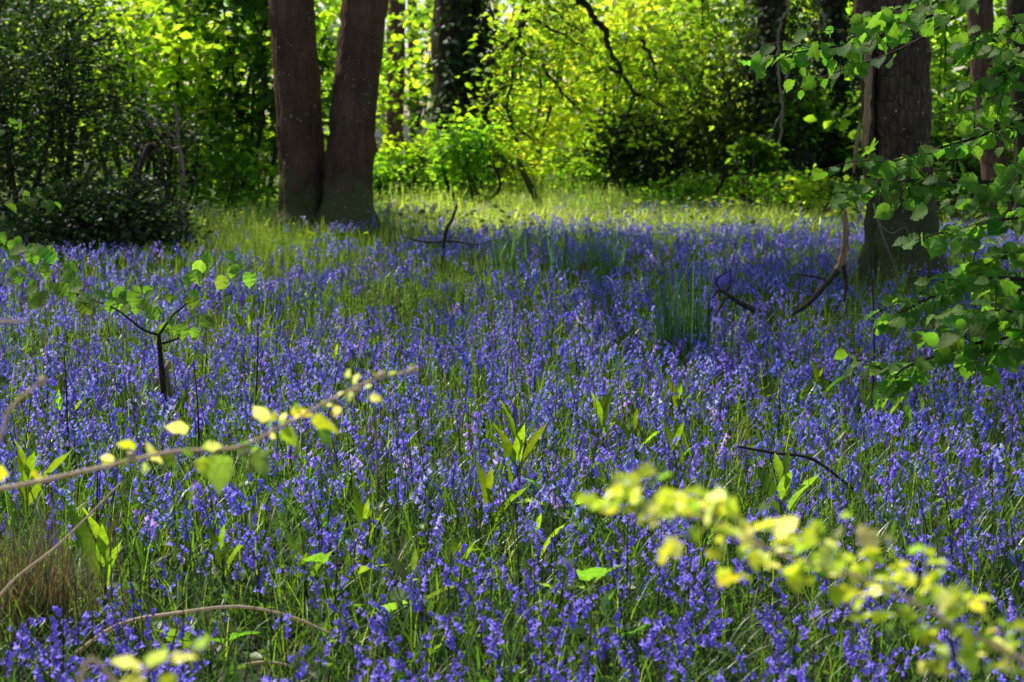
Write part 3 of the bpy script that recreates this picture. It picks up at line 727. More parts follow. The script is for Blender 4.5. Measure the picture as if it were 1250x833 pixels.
def hazel_right():
    d0 = 5.3
    base = np.array([P(1420, 400, d0)[0], d0, 0.0])
    root = thing('hazel_shrub', 'overhanging hazel with round green leaves reaching in from the right edge', 'shrub', base)
    mb, body = MB(), MB()
    for k in range(4):
        sq = smooth_path([base + np.array([rng.normal(0, .08), rng.normal(0, .08), -.05]), base + np.array([-.1 + .1 * k, .1 * k - .2, 1.1]) + rng.normal(0, .06, 3), base + np.array([-.3 + .25 * k, .2 * k - .3, 1.9]) + rng.normal(0, .08, 3), base + np.array([-.3 + .35 * k, .3 * k - .4, 2.7])], 8)
        tube(mb, sq, [.020, .016, .012, .005], 8, rough=.04)
        for j in range(14):
            s0 = sq[rng.integers(7, len(sq))]; e0 = s0 + rng.normal(0, .28, 3) + np.array([0, 0, .1])
            tw = smooth_path([s0, (s0 + e0) / 2 + np.array([0, 0, .03]), e0], 4); tube(mb, tw, [.004, .002], 4); leafy(tw, 8, .058, LEAF_HAZEL, body, (.10, .18, .04))
    mb.build('stem', M['twig'], root)
    body.build('foliage', M['leaf_mid'], root)
    B = [  # pixel path, depth, n leaves
        ([(1420, 480), (1290, 400), (1210, 415), (1140, 435), (1100, 452), (1086, 476)], 4.9, 24),
        ([(1420, 420), (1300, 330), (1210, 340), (1150, 358), (1110, 376), (1075, 392)], 5.2, 21),
        ([(1420, 300), (1300, 210), (1200, 222), (1130, 218), (1080, 226), (1040, 236)], 5.4, 20),
        ([(1420, 260), (1300, 120), (1200, 165), (1130, 185), (1082, 200)], 5.5, 18),
        ([(1420, 120), (1290, -40), (1160, 10), (1060, 48), (985, 62), (925, 72)], 5.6, 26),
        ([(1420, 340), (1300, 255), (1230, 268), (1165, 280), (1110, 296)], 5.1, 15),
        ([(1420, 440), (1300, 380), (1225, 378), (1165, 388)], 4.8, 18),
        ([(1420, 220), (1290, 60), (1225, 88), (1172, 112)], 5.2, 16),
        ([(1420, 60), (1290, -60), (1200, -20), (1120, 10), (1060, 20)], 5.3, 18),
        ([(1420, 400), (1310, 300), (1240, 305), (1180, 325)], 5.6, 20),
        ([(1420, 330), (1310, 180), (1250, 200), (1190, 250)], 5.0, 16),
        ([(1420, 500), (1310, 430), (1250, 345), (1200, 352)], 5.3, 18),
        ([(1420, 190), (1300, 30), (1240, 30), (1190, 50)], 5.6, 14),
        ([(1420, 210), (1300, -30), (1100, 60), (1000, 95)], 6.0, 0),
    ]
    for k, (pp, d, n) in enumerate(B):
        st, lf = MB(), MB()
        pts = [np.array([base[0] + .05, base[1] + (d - d0) * .3, 1.0 + .25 * (k % 4)])] + [P(x, y, d + .06 * math.sin(x * .05)) for x, y in pp[1:]]
        q = smooth_path(pts, 7)
        tube(st, q, [.008, .006, .004, .0018], 6)
        vis = q[7:]
        leafy(q[2:8], 10, .058, LEAF_HAZEL, lf, (.10, .18, .04), stems=st)
        if n:
            leafy(vis, int(n * 1.6), .058, LEAF_HAZEL, lf, (.10, .18, .04), stems=st)
            for j in range(int(n * .5)):
                s = vis[rng.integers(2, len(vis) - 1)]
                e = s + np.array([rng.normal(-.05, .08), rng.normal(0, .14), rng.normal(-.03, .07)])
                tw = smooth_path([s, (s + e) / 2 + np.array([0, 0, .015]), e], 4)
                tube(st, tw, [.002, .0012], 4); leafy(tw, 5, .050, LEAF_HAZEL, lf, (.10, .175, .034), stems=st)
        else:
            leafy(vis[-8:], 8, .06, LEAF_HAZEL, lf, (.06, .12, .022), stems=st)
        o = st.build('branch', M['twig'], root)
        lf.build('foliage', M['leaf_mid'], o)
hazel_right()

def sycamore_sprig():
    d = 7.4
    b = np.array([P(1062, 520, d)[0], d, 0])
    root = thing('sycamore_sapling', 'thin seedling topped by one lit lobed leaf before the split-bark trunk', 'sapling', b)
    mb = MB(); q = smooth_path([b, b * .6 + P(1054, 195, d) * .4 + np.array([.03, 0, 0]), P(1054, 192, d)], 8); tube(mb, q, [.006, .004, .002], 6); mb.build('stem', M['twig'], root)
    t = q[-1]
    for (dx, dy, s, c) in ((0, .09, .11, (.085, .14, .025)), (.09, -.02, .10, (.07, .12, .02)), (-.08, -.03, .10, (.05, .09, .02)), (.03, -.06, .10, (.1, .15, .02))):
        mb = MB(); dd = np.array([[dx, -.03, dy]]); place(mb, LEAF_LOBED, t[None], frames(dd + np.array([[.05, -.06, 0]]), np.array([[.5, -.8, .7]]) + rng.normal(0, .2, (1, 3))), s, np.array([c])); mb.build('leaf', M['leaf_bright'], root)
sycamore_sprig()

# small hazel saplings on the left
def sapling_left():
    d = 7.45
    Z4 = lambda zx, zy, dd=0: P(zx / 2.976, 280 + zy / 2.976, d + dd)
    b = GT(203, 482, .19)
    root = thing('hazel_sapling', 'small forked sapling with cut stump side and broad leaves, left foreground', 'sapling', b)
    mb = MB()
    tube(mb, smooth_path([b + np.array([0, 0, -.05]), Z4(592, 560), Z4(583, 470), Z4(577, 385)], 6), [.016, .014, .012, .009], 9, rough=.05)
    o = mb.build('trunk', M['twig'], root)
    mb = MB(); tube(mb, smooth_path([b + np.array([.05, .02, -.05]), Z4(608, 540, .03), Z4(612, 478, .05)], 5), [.013, .011, .009], 8, rough=.06); mb.build('stump_shoot', M['twig_pale'], root)
    for pts in ([(577, 385), (520, 365), (475, 330), (420, 290), (330, 250), (250, 175), (190, 130), (60, 80), (-60, 30)], [(580, 380), (630, 310), (670, 275), (720, 190), (735, 160), (780, 130)], [(590, 415), (660, 390), (720, 345)], [(330, 250), (250, 230), (180, 235), (100, 240)]):
        mb = MB(); q = smooth_path([Z4(x, y, .15 * math.sin(x * .01)) for x, y in pts], 6); tube(mb, q, [.0065, .0045, .003, .0015], 6); mb.build('branch', M['twig'], root)
    L = [(770, 145), (835, 145), (700, 185), (815, 195), (690, 270), (560, 320), (610, 365), (470, 300), (430, 270), (395, 265), (340, 262), (285, 270), (205, 225), (140, 240), (152, 285), (250, 220), (170, 165), (65, 100), (20, 50), (95, 95), (180, 105), (50, 165), (905, 180), (735, 120), (600, 260), (490, 250), (715, 385), (230, 165), (120, 100), (735, 345), (510, 285)]
    L = L + [(x + rng.normal(0, 22), y + rng.normal(0, 16)) for x, y in L ] + [(x + rng.normal(0, 26), y + rng.normal(0, 16)) for x, y in L[5:28]]
    for x, y in L:
        mb = MB(); c = Z4(x, y, rng.normal(0, .1))[None] + np.array([0, 0, .03])
        a = rng.uniform(PI, 2 * PI); R = frames(np.array([[math.cos(a), -.3, math.sin(a) * .8]]), np.array([[rng.normal(0, .4), -.6, .7]]) + rng.normal(0, .25, 3)); place(mb, LEAF_HAZEL, c, R, .06 * rng.uniform(.7, 1.25), cvary(1, (.13, .20, .045), .25)); mb.build('leaf', M['leaf_mid'], root)
    b2 = np.array([P(-140, 420, 9.2)[0], 9.2, 0])
    root = thing('hazel_shrub', 'hazel reaching in at the left edge above the forked sapling with few leaves', 'shrub', b2)
    mb = MB(); tube(mb, smooth_path([b2 + np.array([0, 0, -.05]), b2 + np.array([.05, 0, .9]), b2 + np.array([.2, 0, 1.8])], 7), [.02, .015, .008], 8); mb.build('stem', M['twig'], root)
    for pts in ([(-80, 270), (-20, 255), (25, 240), (62, 245)], [(-80, 300), (-20, 290), (30, 300)], [(-90, 180), (-30, 165), (20, 150)]):
        st, lf = MB(), MB()
        q = smooth_path([b2 + np.array([.05, 0, .7])] + [P(x, y, 9.2) for x, y in pts], 6); tube(st, q, [.008, .005, .002], 5)
        leafy(q[6:], 12, .075, LEAF_HAZEL, lf, (.07, .12, .025), stems=st)
        o = st.build('branch', M['twig'], root); lf.build('foliage', M['leaf_mid'], o)
sapling_left()

# out-of-focus twigs right in front
def fore_twigs():
    d = 2.5
    base = np.array([P(-420, 900, d)[0], d + .1, 0])
    root = thing('hazel_twig', 'long slanting twig with glowing yellow-green leaves crossing the left foreground', 'branch', base)
    main = [base, base * .5 + P(-160, 640, d) * .5 + np.array([-.05, 0, .1]), P(-160, 622, d), P(0, 597, d), P(100, 576, d), P(160, 562, d), P(215, 551, d), P(290, 546, d), P(340, 522, d), P(400, 490, d), P(450, 466, d), P(503, 452, d)]
    q = smooth_path(main, 6); mb = MB(); tube(mb, q, [.010, .008, .005, .0036, .0032, .0029, .0026, .0024, .0021, .0018, .0014], 8, rough=.06); mb.build('stem', M['twig_young'], root)
    for (x, y, s) in ((503, 452, .0075), (466, 458, .0075), (436, 476, .006), (300, 552, .007), (160, 556, .006)):
        mb = MB(); c = P(x, y, d); tube(mb, np.array([c + np.array([-s, 0, -s * .5]), c, c + np.array([s, 0, s * .6])]), [s * .4, s * .8, s * .3], 7, rough=.05); mb.build('bud', M['twig_young'], root)
    Y, PALE, GR = (.34, .40, .04), (.5, .52, .26), (.13, .24, .05)
    for (x, y, s, a, c) in ((8, 575, .030, 200, Y), (38, 580, .022, -10, Y), (165, 548, .024, 150, Y), (182, 556, .02, -20, PALE), (228, 528, .028, 150, PALE), (242, 560, .026, -60, Y), (252, 548, .02, 20, PALE), (268, 556, .047, -95, GR), (310, 552, .036, -55, (.16, .25, .08)), (325, 515, .026, 120, PALE), (355, 505, .028, 5, Y), (343, 525, .028, -40, Y), (380, 515, .036, -10, Y), (388, 522, .028, -50, GR)):
        mb = MB(); aa = math.radians(a); dd = np.array([[math.cos(aa), rng.normal(0, .2), math.sin(aa)]])
        place(mb, LEAF_BROAD, P(x, y, d + rng.normal(0, .02))[None], frames(dd, np.array([[-.15, .75, .6 + rng.normal(0, .2)]])), s * 1.25, cvary(1, c, .15)); mb.build('leaf', M['leaf_fore'], root)
    d = 2.2; fore_root = root
    b = np.array([P(-330, 900, d)[0], d, 0])
    xx = MB()
    for t in np.linspace(.42, .97, 34):
        c0 = q[int(t * (len(q) - 1))] + rng.normal(0, .008, 3); a = rng.uniform(0, 2 * PI); dd = np.array([[math.cos(a), rng.normal(0, .5), math.sin(a)]])
        place(xx, LEAF_BROAD, c0[None], frames(dd, np.array([[-.15, .7, .7]]) + rng.normal(0, .3, (1, 3))), rng.uniform(.010, .022), cvary(1, (Y, PALE, GR)[rng.integers(0, 3)], .15))
    xx.build('young_foliage', M['leaf_fore'], fore_root)
    root = thing('bare_twig', 'pale bare twig tip with a fat bud at the left edge', 'twig', b)
    mb = MB(); q = smooth_path([b, P(-120, 700, d), P(-10, 552, d), P(12, 500, d), P(50, 466, d)], 7); tube(mb, q, [.0045, .0035, .0026, .0018], 7); mb.build('stem', M['twig_young'], root)
    mb = MB(); c = P(51, 465, d); tube(mb, np.array([c - [.004, 0, .004], c, c + np.array([.004, 0, .005])]), [.003, .006, .003], 7); mb.build('bud', M['twig_young'], root)
    b = np.array([P(-360, 880, d)[0], d + .2, 0])
    root = thing('bare_twig', 'short pale twig tip poking in high on the left edge', 'twig', b)
    mb = MB(); q = smooth_path([b, P(-200, 520, d), P(-40, 405, d), P(32, 392, d)], 7); tube(mb, q, [.0045, .0035, .0024, .0016], 7); mb.build('stem', M['twig_young'], root)
    # lowest blurred sprig
    d = 1.6
    b = np.array([P(60, 1200, d)[0], d, .0])
    root = thing('bramble_tip', 'blurred pale leaf rosette at the bottom edge, left of centre', 'branch', b)
    mb = MB(); q = smooth_path([b, P(90, 900, d), P(150, 836, d), P(200, 808, d), P(262, 788, d)], 7); tube(mb, q, [.003, .0024, .0018, .001], 7); mb.build('stem', M['twig_young'], root)
    for (x, y, s, a, c) in ((170, 818, .03, 150, PALE), (185, 815, .028, 60, (.3, .4, .14)), (195, 825, .034, -50, Y), (175, 828, .03, 200, PALE), (210, 808, .024, 20, PALE), (240, 795, .02, 60, (.2, .3, .1))):
        mb = MB(); aa = math.radians(a); dd = np.array([[math.cos(aa), rng.normal(0, .2), math.sin(aa)]])
        place(mb, LEAF_BROAD, P(x, y, d)[None], frames(dd, np.array([[-.15, .7, .7]])), s, np.array([c])); mb.build('leaf', M['leaf_fore'], root)
fore_twigs()

def hawthorn():
    d = 1.75
    base = np.array([P(1700, 900, d)[0], d + .15, 0])
    root = thing('hawthorn_branch', 'blurred hawthorn spray of small sunlit yellow leaves across the lower right', 'branch', base)
    main = [base, P(1560, 1000, d + .1), P(1420, 900, d), P(1260, 812, d), P(1180, 772, d), P(1120, 738, d), P(1060, 708, d), P(990, 688, d), P(940, 672, d), P(890, 654, d), P(868, 612, d)]
    q = smooth_path(main, 6); mb = MB(); tube(mb, q, [.007, .006, .004, .0026, .002, .0018, .0014, .001], 8, rough=.06); mb.build('stem', M['twig_young'], root)
    mb = MB(); q = smooth_path([P(940, 672, d), P(880, 640, d), P(850, 632, d), P(800, 618, d), P(760, 596, d), P(752, 570, d)], 6); tube(mb, q, [.002, .0017, .0012], 6); mb.build('stem', M['twig_young'], root)
    pts = [(800, 632), (822, 612), (775, 606), (728, 616), (760, 590), (748, 612), (810, 664), (862, 600), (892, 606), (876, 626), (898, 655), (908, 672), (880, 697), (940, 690), (962, 658), (985, 655), (1000, 688), (1022, 716), (1058, 672), (1068, 688), (1098, 694), (1128, 690), (1142, 702), (1090, 722), (1130, 724), (1080, 762), (1110, 750), (1130, 780), (1142, 812), (1152, 790), (1182, 770), (1200, 737), (1172, 742), (1216, 790), (1232, 800), (1182, 822), (1150, 820), (920, 650), (1040, 690), (980, 700), (1010, 670), (1240, 770)]
    cnt = 0
    for x, y in pts:
        c0 = P(x, y, d + rng.normal(0, .03))
        for j in range(2 if cnt < 96 else 1):
            if cnt >= 99: break
            col = [(.36, .42, .06), (.22, .31, .05), (.56, .58, .32), (.33, .38, .05), (.26, .34, .06)][rng.integers(0, 4)]
            mb = MB(); a = rng.uniform(0, 2 * PI); dd = np.array([[math.cos(a), rng.normal(0, .4), math.sin(a) * .7]])
            c = c0 + rng.normal(0, .006, 3) - dd[0] * .010
            place(mb, LEAF_HAW, c[None], frames(dd, np.array([[-.2 + rng.normal(0, .35), .55 + rng.normal(0, .3), .8]])), rng.uniform(.02, .036), cvary(1, col, .2)); mb.build('leaf', M['leaf_fore'], root); cnt += 1
hawthorn()
def hawthorn_more():
    root = next(o for o in bpy.data.objects if o.name == 'hawthorn_branch')
    pts = [(735, 612), (770, 600), (805, 622), (845, 632), (870, 640), (905, 660), (950, 675), (1000, 690), (1050, 705), (1085, 722), (1120, 740), (1160, 762), (1200, 780), (1240, 802)]
    mb = MB()
    for k in range(140):
        t = rng.uniform(0, len(pts) - 1.01); i = int(t); f = t - i
        x = pts[i][0] * (1 - f) + pts[i + 1][0] * f; y = pts[i][1] * (1 - f) + pts[i + 1][1] * f
        sp = 8 + 36 * t / len(pts)
        c = P(x + rng.normal(0, 8), y + rng.normal(-4, sp), 1.75 + rng.normal(0, .035)); a = rng.uniform(0, 2 * PI)
        dd = np.array([[math.cos(a), rng.normal(0, .4), math.sin(a) * .7]])
        col = [(.34, .40, .06), (.22, .32, .05), (.56, .58, .32), (.30, .38, .05)][rng.integers(0, 4)]
        place(mb, LEAF_HAW, c[None], frames(dd, np.array([[-.2, .6, .75]]) + rng.normal(0, .35, (1, 3))), rng.uniform(.012, .024), cvary(1, col, .2))
    tag(mb.build('young_foliage', M['leaf_fore'], root), kind='stuff')
hawthorn_more()

# ------------------------------------------------------------------ dead wood on the ground and dry stems
def stick(name, label, cat, base, main, r, subs=(), mat='deadwood', part='stem', rough=.08):
    root = thing(name, label, cat, base)
    mb = MB(); q = smooth_path(main, 7); tube(mb, q, r, 8, rough=rough, seed=len(label)); mb.build(part, M[mat], root)
    for s, rr in subs:
        mb = MB(); tube(mb, smooth_path(s, 6), rr, 6, rough=rough); mb.build('twig', M[mat], root)
    return root

def deadwood():
    b = GT(540, 308); d = b[1]
    stick('leaning_stick', 'dark dead stick stuck upright and leaning right at the back of the flowers', 'stick', b, [b + np.array([0, 0, -.05]), P(543, 288, d), P(552, 268, d), P(558, 250, d)], [.017, .014, .009])
    b = GT(546, 297, .25); d = b[1]
    stick('fallen_branch', 'long thin dead branch lying level behind the leaning stick', 'dead branch', b, [P(497, 291, d), P(522, 296, d), P(555, 295, d), P(580, 299, d), P(610, 292, d)], [.005, .010, .011, .008, .004])
    b = G(1020, 388); d = 10.4; b = b * (d / b[1])
    Z6 = lambda zx, zy: P(800 + zx / 2.602, 280 + zy / 2.602, d)
    stick('fallen_branch', 'peeling dead branch propped up left of the split-bark tree, orange where lit', 'dead branch', b * np.array([1, 0, 0]) + np.array([0, d, 0]),
          [Z6(600, -60), Z6(605, 10), Z6(598, 80), Z6(580, 130)], [.013, .018, .021, .023], mat='wood_peel_lit', rough=.2,
          subs=[([Z6(580, 130), Z6(530, 190), Z6(480, 240), Z6(432, 275)], [.022, .018, .013, .008]), ([Z6(595, 110), Z6(606, 170), Z6(600, 230)], [.016, .011, .006]), ([Z6(540, 160), Z6(500, 150), Z6(440, 142)], [.008, .006, .003])])
    for o in bpy.data.objects:
        if o.parent and o.parent.get('label', '').startswith('peeling dead branch') and o.name.startswith('twig'):
            o.data.materials[0] = M['deadwood']  # side twigs dark; main stem keeps the sunlit orange painted in
    b = G(895, 385); d = 10.0; b = b * (d / b[1])
    stick('fallen_branch', 'black forked dead branch lying among bluebells right of the tall leaf clump', 'dead branch', np.array([b[0], d, 0]),
          [Z6(315, 258), Z6(260, 228), Z6(205, 195), Z6(180, 220)], [.019, .016, .010, .005],
          subs=[([Z6(205, 195), Z6(195, 160), Z6(240, 130)], [.008, .006, .003]), ([Z6(225, 215), Z6(205, 250), Z6(190, 275)], [.010, .007, .004]), ([Z6(215, 205), Z6(240, 170), Z6(230, 100)], [.006, .004, .002])])
    b = GT(960, 575, .27); d = b[1]
    stick('fallen_twig', 'thin brown twig lying across the bluebells behind the large dock leaves', 'twig', b, [P(900, 545, d), P(945, 553, d), P(990, 560, d), P(1030, 588, d), P(1045, 600, d)], [.004, .006, .006, .005, .002], mat='twig')
    b = G(30, 842); d = b[1]
    stick('arching_bramble', 'long arching bare bramble stem in the bottom left', 'bramble', b, [b + np.array([-.1, 0, -.02]), P(60, 822, d), P(140, 765, d), P(220, 748, d), P(295, 741, d + .05), P(360, 755, d + .1), P(420, 782, d + .1), P(470, 805, d + .15)], [.005, .005, .0046, .0044, .004, .004, .003, .002], mat='twig_young', rough=.05)
    b = G(250, 850); d = b[1]
    stick('arching_bramble', 'short arching bramble stem at the bottom edge', 'bramble', b, [b + np.array([0, 0, -.02]), P(270, 830, d), P(300, 812, d), P(340, 810, d), P(392, 828, d)], [.0045, .004, .004, .003], mat='twig_young', rough=.05)
    b = G(0, 830); d = b[1]
    stick('bare_shoot', 'straight pale bare shoot slanting up to the right at lower left', 'twig', b, [b + np.array([-.12, 0, -.02]), P(0, 727, d), P(75, 662, d), P(147, 590, d)], [.0042, .0036, .003, .002], mat='twig_young', rough=.04)
    for px, py, ptx, pty, lab in ((309, 512, 315, 395, 'tall purple-brown dead stalk right of the forked sapling'), (81, 545, 78, 430, 'thin dead stalk left of the forked sapling'), (462, 600, 452, 470, 'thin pale stalk crossing under the long slanting twig'), (628, 480, 627, 430, 'pale dry stalk standing above the middle dock plant'), (243, 560, 236, 440, 'dark dead stalk just right of the leftmost stalk')):
        b = GT(px, py); d = b[1]
        stick('dry_stalk', lab, 'stalk', b, [b, P((px + ptx) / 2 + 2, (py + pty) / 2, d), P(ptx, pty, d)], [.004, .0032, .002], mat='twig' if 'pale' not in lab else 'twig_pale')
deadwood()

# ------------------------------------------------------------------ leafy plants among the flowers
def dock(px, py, h_px, nleaf, label, col=(.115, .18, .024), wide=.62, name='dock_plant', cat='plant', spread=.22):
    b = GT(px, py); b[2] = gz(b[0], b[1]); H = .2 + .82 * h_px / FPX * b[1]
    root = thing(name, label, cat, b)
    mb = MB(); tube(mb, smooth_path([b + np.array([0, 0, -.02]), b + np.array([.005, 0, H * .3]), b + np.array([0.0, .01, H * .55])], 5), [.006, .005, .003], 7, col=(.06, .09, .03)); mb.build('stem', M['green'], root)
    for k in range(nleaf):
        a = 2.4 * k + rng.uniform(0, .6); s = (k + .3) / nleaf
        z = .06 + (H - .2) * .15 + (H * .45) * s; ln = (H - z) * rng.uniform(.75, 1.0)
        th = rng.uniform(.12, .2 + 2.0 * spread * (1 - s))
        dd = np.array([[math.cos(a) * math.sin(th), math.sin(a) * math.sin(th), math.cos(th)]])
        up = np.array([[-math.cos(a) * .6 - .1, -math.sin(a) * .5 + (-.8 if k % 2 else .7), .6]])
        t = (LEAF_DOCK[0] * np.array([wide * 1.25, 1, 1]), LEAF_DOCK[1], LEAF_DOCK[2])
        mb = MB(); place(mb, t, (b + np.array([0, 0, z]))[None], frames(dd, up), ln * rng.uniform(.7, 1), cvary(1, col, .28)); mb.build('leaf', M['dock'], root)
dock(628, 600, 122, 7, 'upright bright green dock plant in the middle of the meadow')
dock(735, 530, 72, 7, 'spreading bright dock plant right of the middle one', spread=.6)
dock(828, 500, 54, 4, 'slim dock with one tall lit leaf at right of centre')
dock(824, 552, 48, 4, 'short dock plant just below the slim one at right of centre')
dock(952, 622, 108, 5, 'large broad-leaved dock plant above the hawthorn spray', col=(.10, .17, .04), wide=.9)
dock(446, 655, 66, 4, 'two-leaved glowing dock left of centre above the front flowers')
dock(126, 708, 115, 6, 'dock plant standing behind the dry grass at lower left')
dock(597, 632, 68, 3, 'narrow upright dock below and left of the middle one')
dock(72, 512, 62, 4, 'slim green dock at left below the forked sapling')
dock(32, 612, 84, 5, 'dock plant behind the long slanting twig at the left edge')
dock(304, 412, 48, 4, 'leafy dock seedling right of the forked sapling')
dock(1076, 505, 56, 3, 'dock under the hazel tip with one long leaf pointing left', spread=.9)
dock(505, 716, 60, 3, 'pale low dock among the front flowers, left of centre', col=(.09, .14, .05), spread=.7)
dock(1000, 470, 40, 3, 'small dim dock beneath the hazel leaves at right', col=(.06, .10, .02))

dock(700, 575, 34, 3, 'small pale shoot between the two middle docks', col=(.10, .15, .04))
dock(560, 690, 40, 3, 'thin upright shoot in front of the middle dock', spread=.1)
dock(370, 700, 50, 4, 'half-hidden dock left of the glowing two-leaved one', col=(.09, .15, .03), spread=.4)
dock(270, 690, 62, 3, 'narrow green shoot under the large leaf of the slanting twig', col=(.085, .15, .03), spread=.12)
dock(775, 535, 50, 3, 'leaning shoot just right of the spreading dock', spread=.5)
dock(860, 650, 46, 3, 'dull green shoot behind the hawthorn spray', col=(.08, .14, .035), spread=.4)
dock(655, 665, 40, 3, 'low lit shoot below right of the middle dock', spread=.5)
dock(410, 440, 30, 3, 'tiny lit shoot on the green patch left of centre')

def burdock(px, py, s_px, n, label, col=(.07, .12, .035)):
    col = tuple(c * 1.7 for c in col)
    b = GT(px, py, .12); b[2] = gz(b[0], b[1]); s = s_px / FPX * b[1]
    root = thing('burdock_plant', label, 'plant', b)
    for k in range(n):
        a = 2 * PI * k / n + rng.uniform(0, .8); th = rng.uniform(.7, 1.25)
        top = b + np.array([math.cos(a) * .05, math.sin(a) * .05, rng.uniform(.09, .2)])
        mb = MB(); tube(mb, np.array([b, (b + top) / 2 + [0, 0, .01], top]), [.004, .003, .002], 6, col=(.09, .12, .05)); o = mb.build('stalk', M['green'], root)
        dd = np.array([[math.cos(a) * math.sin(th), math.sin(a) * math.sin(th), math.cos(th)]])
        mb = MB(); place(mb, LEAF_BROAD, top[None], frames(dd, np.array([[rng.normal(-.1, .4), .35, 1]])), s * rng.uniform(.8, 1.2), cvary(1, col, .15)); mb.build('leaf', M['dock'], root)
burdock(705, 742, 44, 5, 'low broad-leaved plant with rounded grey-green leaves at lower middle')
burdock(680, 645, 36, 4, 'low rounded leaves under the flowers left of the hawthorn tip', (.09, .14, .05))
burdock(480, 755, 38, 5, 'broad pale leaves among the front flowers left of centre', (.08, .14, .05))
burdock(735, 800, 40, 5, 'rounded leaves at the bottom edge below the hawthorn spray', (.05, .10, .035))
burdock(255, 800, 42, 4, 'dark rounded leaves under the arching bramble stem', (.05, .11, .03))
burdock(415, 730, 34, 4, 'small cluster of broad leaves right of the bramble arch top', (.07, .12, .03))

def dead_leaf(px, py, label, s):
    b = G(px, py); b[2] = .12
    mb = MB(); place(mb, LEAF_LOBED, np.zeros((1, 3)), frames(np.array([[.7, .3, .25]]), np.array([[.1, -.7, .7]])), s, np.array([(.20, .11, .03)]))
    tag(mb.build('dead_leaf', M['dry'], loc=b), label, 'dead leaf')
dead_leaf(490, 838, 'dark brown curled dead leaf on the grass at bottom left of centre', .10)
dead_leaf(535, 858, 'orange-brown dead leaf at the bottom edge', .12)

def clump(px, py, w_px, h_px, n, label, col=(.07, .14, .065), name='iris_clump'):
    b = GT(px, py, .22); w = w_px / FPX * b[1]; H = .22 + h_px / FPX * b[1]
    root = thing(name, label, 'plant', b)
    for k in range(n):
        bb = b + np.array([rng.uniform(-.5, .5) * w, rng.normal(0, .08), 0]); bb[2] = gz(bb[0], bb[1])
        mb = MB(); L = H * rng.uniform(.55, 1.08) * 1.05
        blades(mb, bb[None], L, .016 * rng.uniform(.7, 1.2), rng.uniform(0, 2 * PI), rng.uniform(0, .2), rng.uniform(0, .35) if rng.random() < .75 else rng.uniform(.6, 1.5), cvary(1, col, .3), seg=8, keel=.3)
        mb.build('leaf', M['strap'], root)
IC = 'clumps of tall sword leaves'
clump(833, 418, 64, 106, 80, 'tall clump of blue-green sword leaves left of the black forked branch')
clump(622, 322, 40, 62, 34, 'sword-leaf clump at the back right of the leaning stick')
clump(690, 330, 44, 48, 34, 'short sword-leaf clump in the middle of the back row')
clump(742, 324, 40, 52, 34, 'sword-leaf clump at the right end of the back row')

def dry_tussock():
    b = G(62, 790)
    root = thing('dry_grass_tussock', 'tussock of brown dry grass stalks in the bottom left corner', 'grass tussock', b)
    for part, n, c in (('stalks', 200, (.27, .19, .11)), ('blades', 190, (.17, .18, .06))):
        mb = MB(); bb = b + np.stack([rng.normal(-.03, .085, n), rng.normal(0, .07, n), np.zeros(n)], -1)
        blades(mb, bb, rng.uniform(.24, .42, n), .0048, rng.uniform(0, 2 * PI, n), rng.uniform(0, .32, n), rng.uniform(0, 1.0, n) ** 2 * 1.6, cvary(n, c, .4), seg=6)
        mb.build(part, M['dry'], root)
dry_tussock()

# ------------------------------------------------------------------ bluebells
VIO = np.array((.275, .205, .74)); STEM = np.array((.08, .12, .045))
def bell_tmpl(lod):
    if lod == 0:
        n = 6; rings = [(0, .0012), (-.003, .0034), (-.011, .0040), (-.0155, None), (-.0150, 'tip')]
    elif lod == 1:
        n = 4; rings = [(0, .0022), (-.011, .0048), (-.017, .0085)]
    else:
        n = 3; rings = [(0, .0032), (-.017, .0085)]
    v, c = [], []
    for z, r in rings:
        for k in range(n):
            a = 2 * PI * k / n
            if r is None: rr, zz = .0066, z
            elif r == 'tip': rr, zz = .0098, z + .0022
            else: rr, zz = r, z
            if r == 'tip': a2 = a + .16
            else: a2 = a
            v.append((rr * math.cos(a2), rr * math.sin(a2), zz)); c.append(VIO * (.85 + .35 * (-z / .016)))
    f = [(i * n + k, i * n + (k + 1) % n, (i + 1) * n + (k + 1) % n, (i + 1) * n + k) for i in range(len(rings) - 1) for k in range(n)]
    if lod == 0:  # separate the curled tips: drop every second quad of the last ring
        f = [q for q in f if not (q[0] >= 3 * n and (q[0] % n) % 2)]
    return np.array(v), [f], np.array(c)
BELL = [bell_tmpl(k) for k in range(3)]

def bluebell_shape(r, lod):
    """stem path plus a frame for each hanging bell"""
    H = .33; th1 = r.uniform(.6, 1.15)
    s = np.linspace(0, 1, 9); th = .03 + th1 * np.clip((s - .55) / .45, 0, 1) ** 1.5
    dz = np.cumsum(np.cos(th)) / 9 * H; dx = np.cumsum(np.sin(th)) / 9 * H
    path = np.stack([dx - dx[0], r.normal(0, .002) + 0 * s, dz - dz[0]], -1)
    nb = [r.integers(8, 12), r.integers(7, 10), r.integers(6, 9)][lod]
    pos, R = [], []
    for k in range(nb):
        t = .62 + .38 * (k + .5) / nb
        c = np.array([np.interp(t, s, path[:, i]) for i in range(3)])
        a = r.normal(0, 1.15) if k < nb - 1 else 0
        out = np.array([math.cos(a), math.sin(a), 0]); ln = .013 - .006 * k / nb
        tip = c + out * ln + np.array([0, 0, .003])
        down = nrm(np.array([out[0] * .55, out[1] * .55, -1 + .5 * k / nb]) + r.normal(0, .12, 3))
        z = -down; x = nrm(np.cross(z, np.array([.3, .8, .1]))); y = np.cross(z, x)
        pos.append((c, tip)); R.append(np.stack([x, y, z], -1))
    return path, pos, R

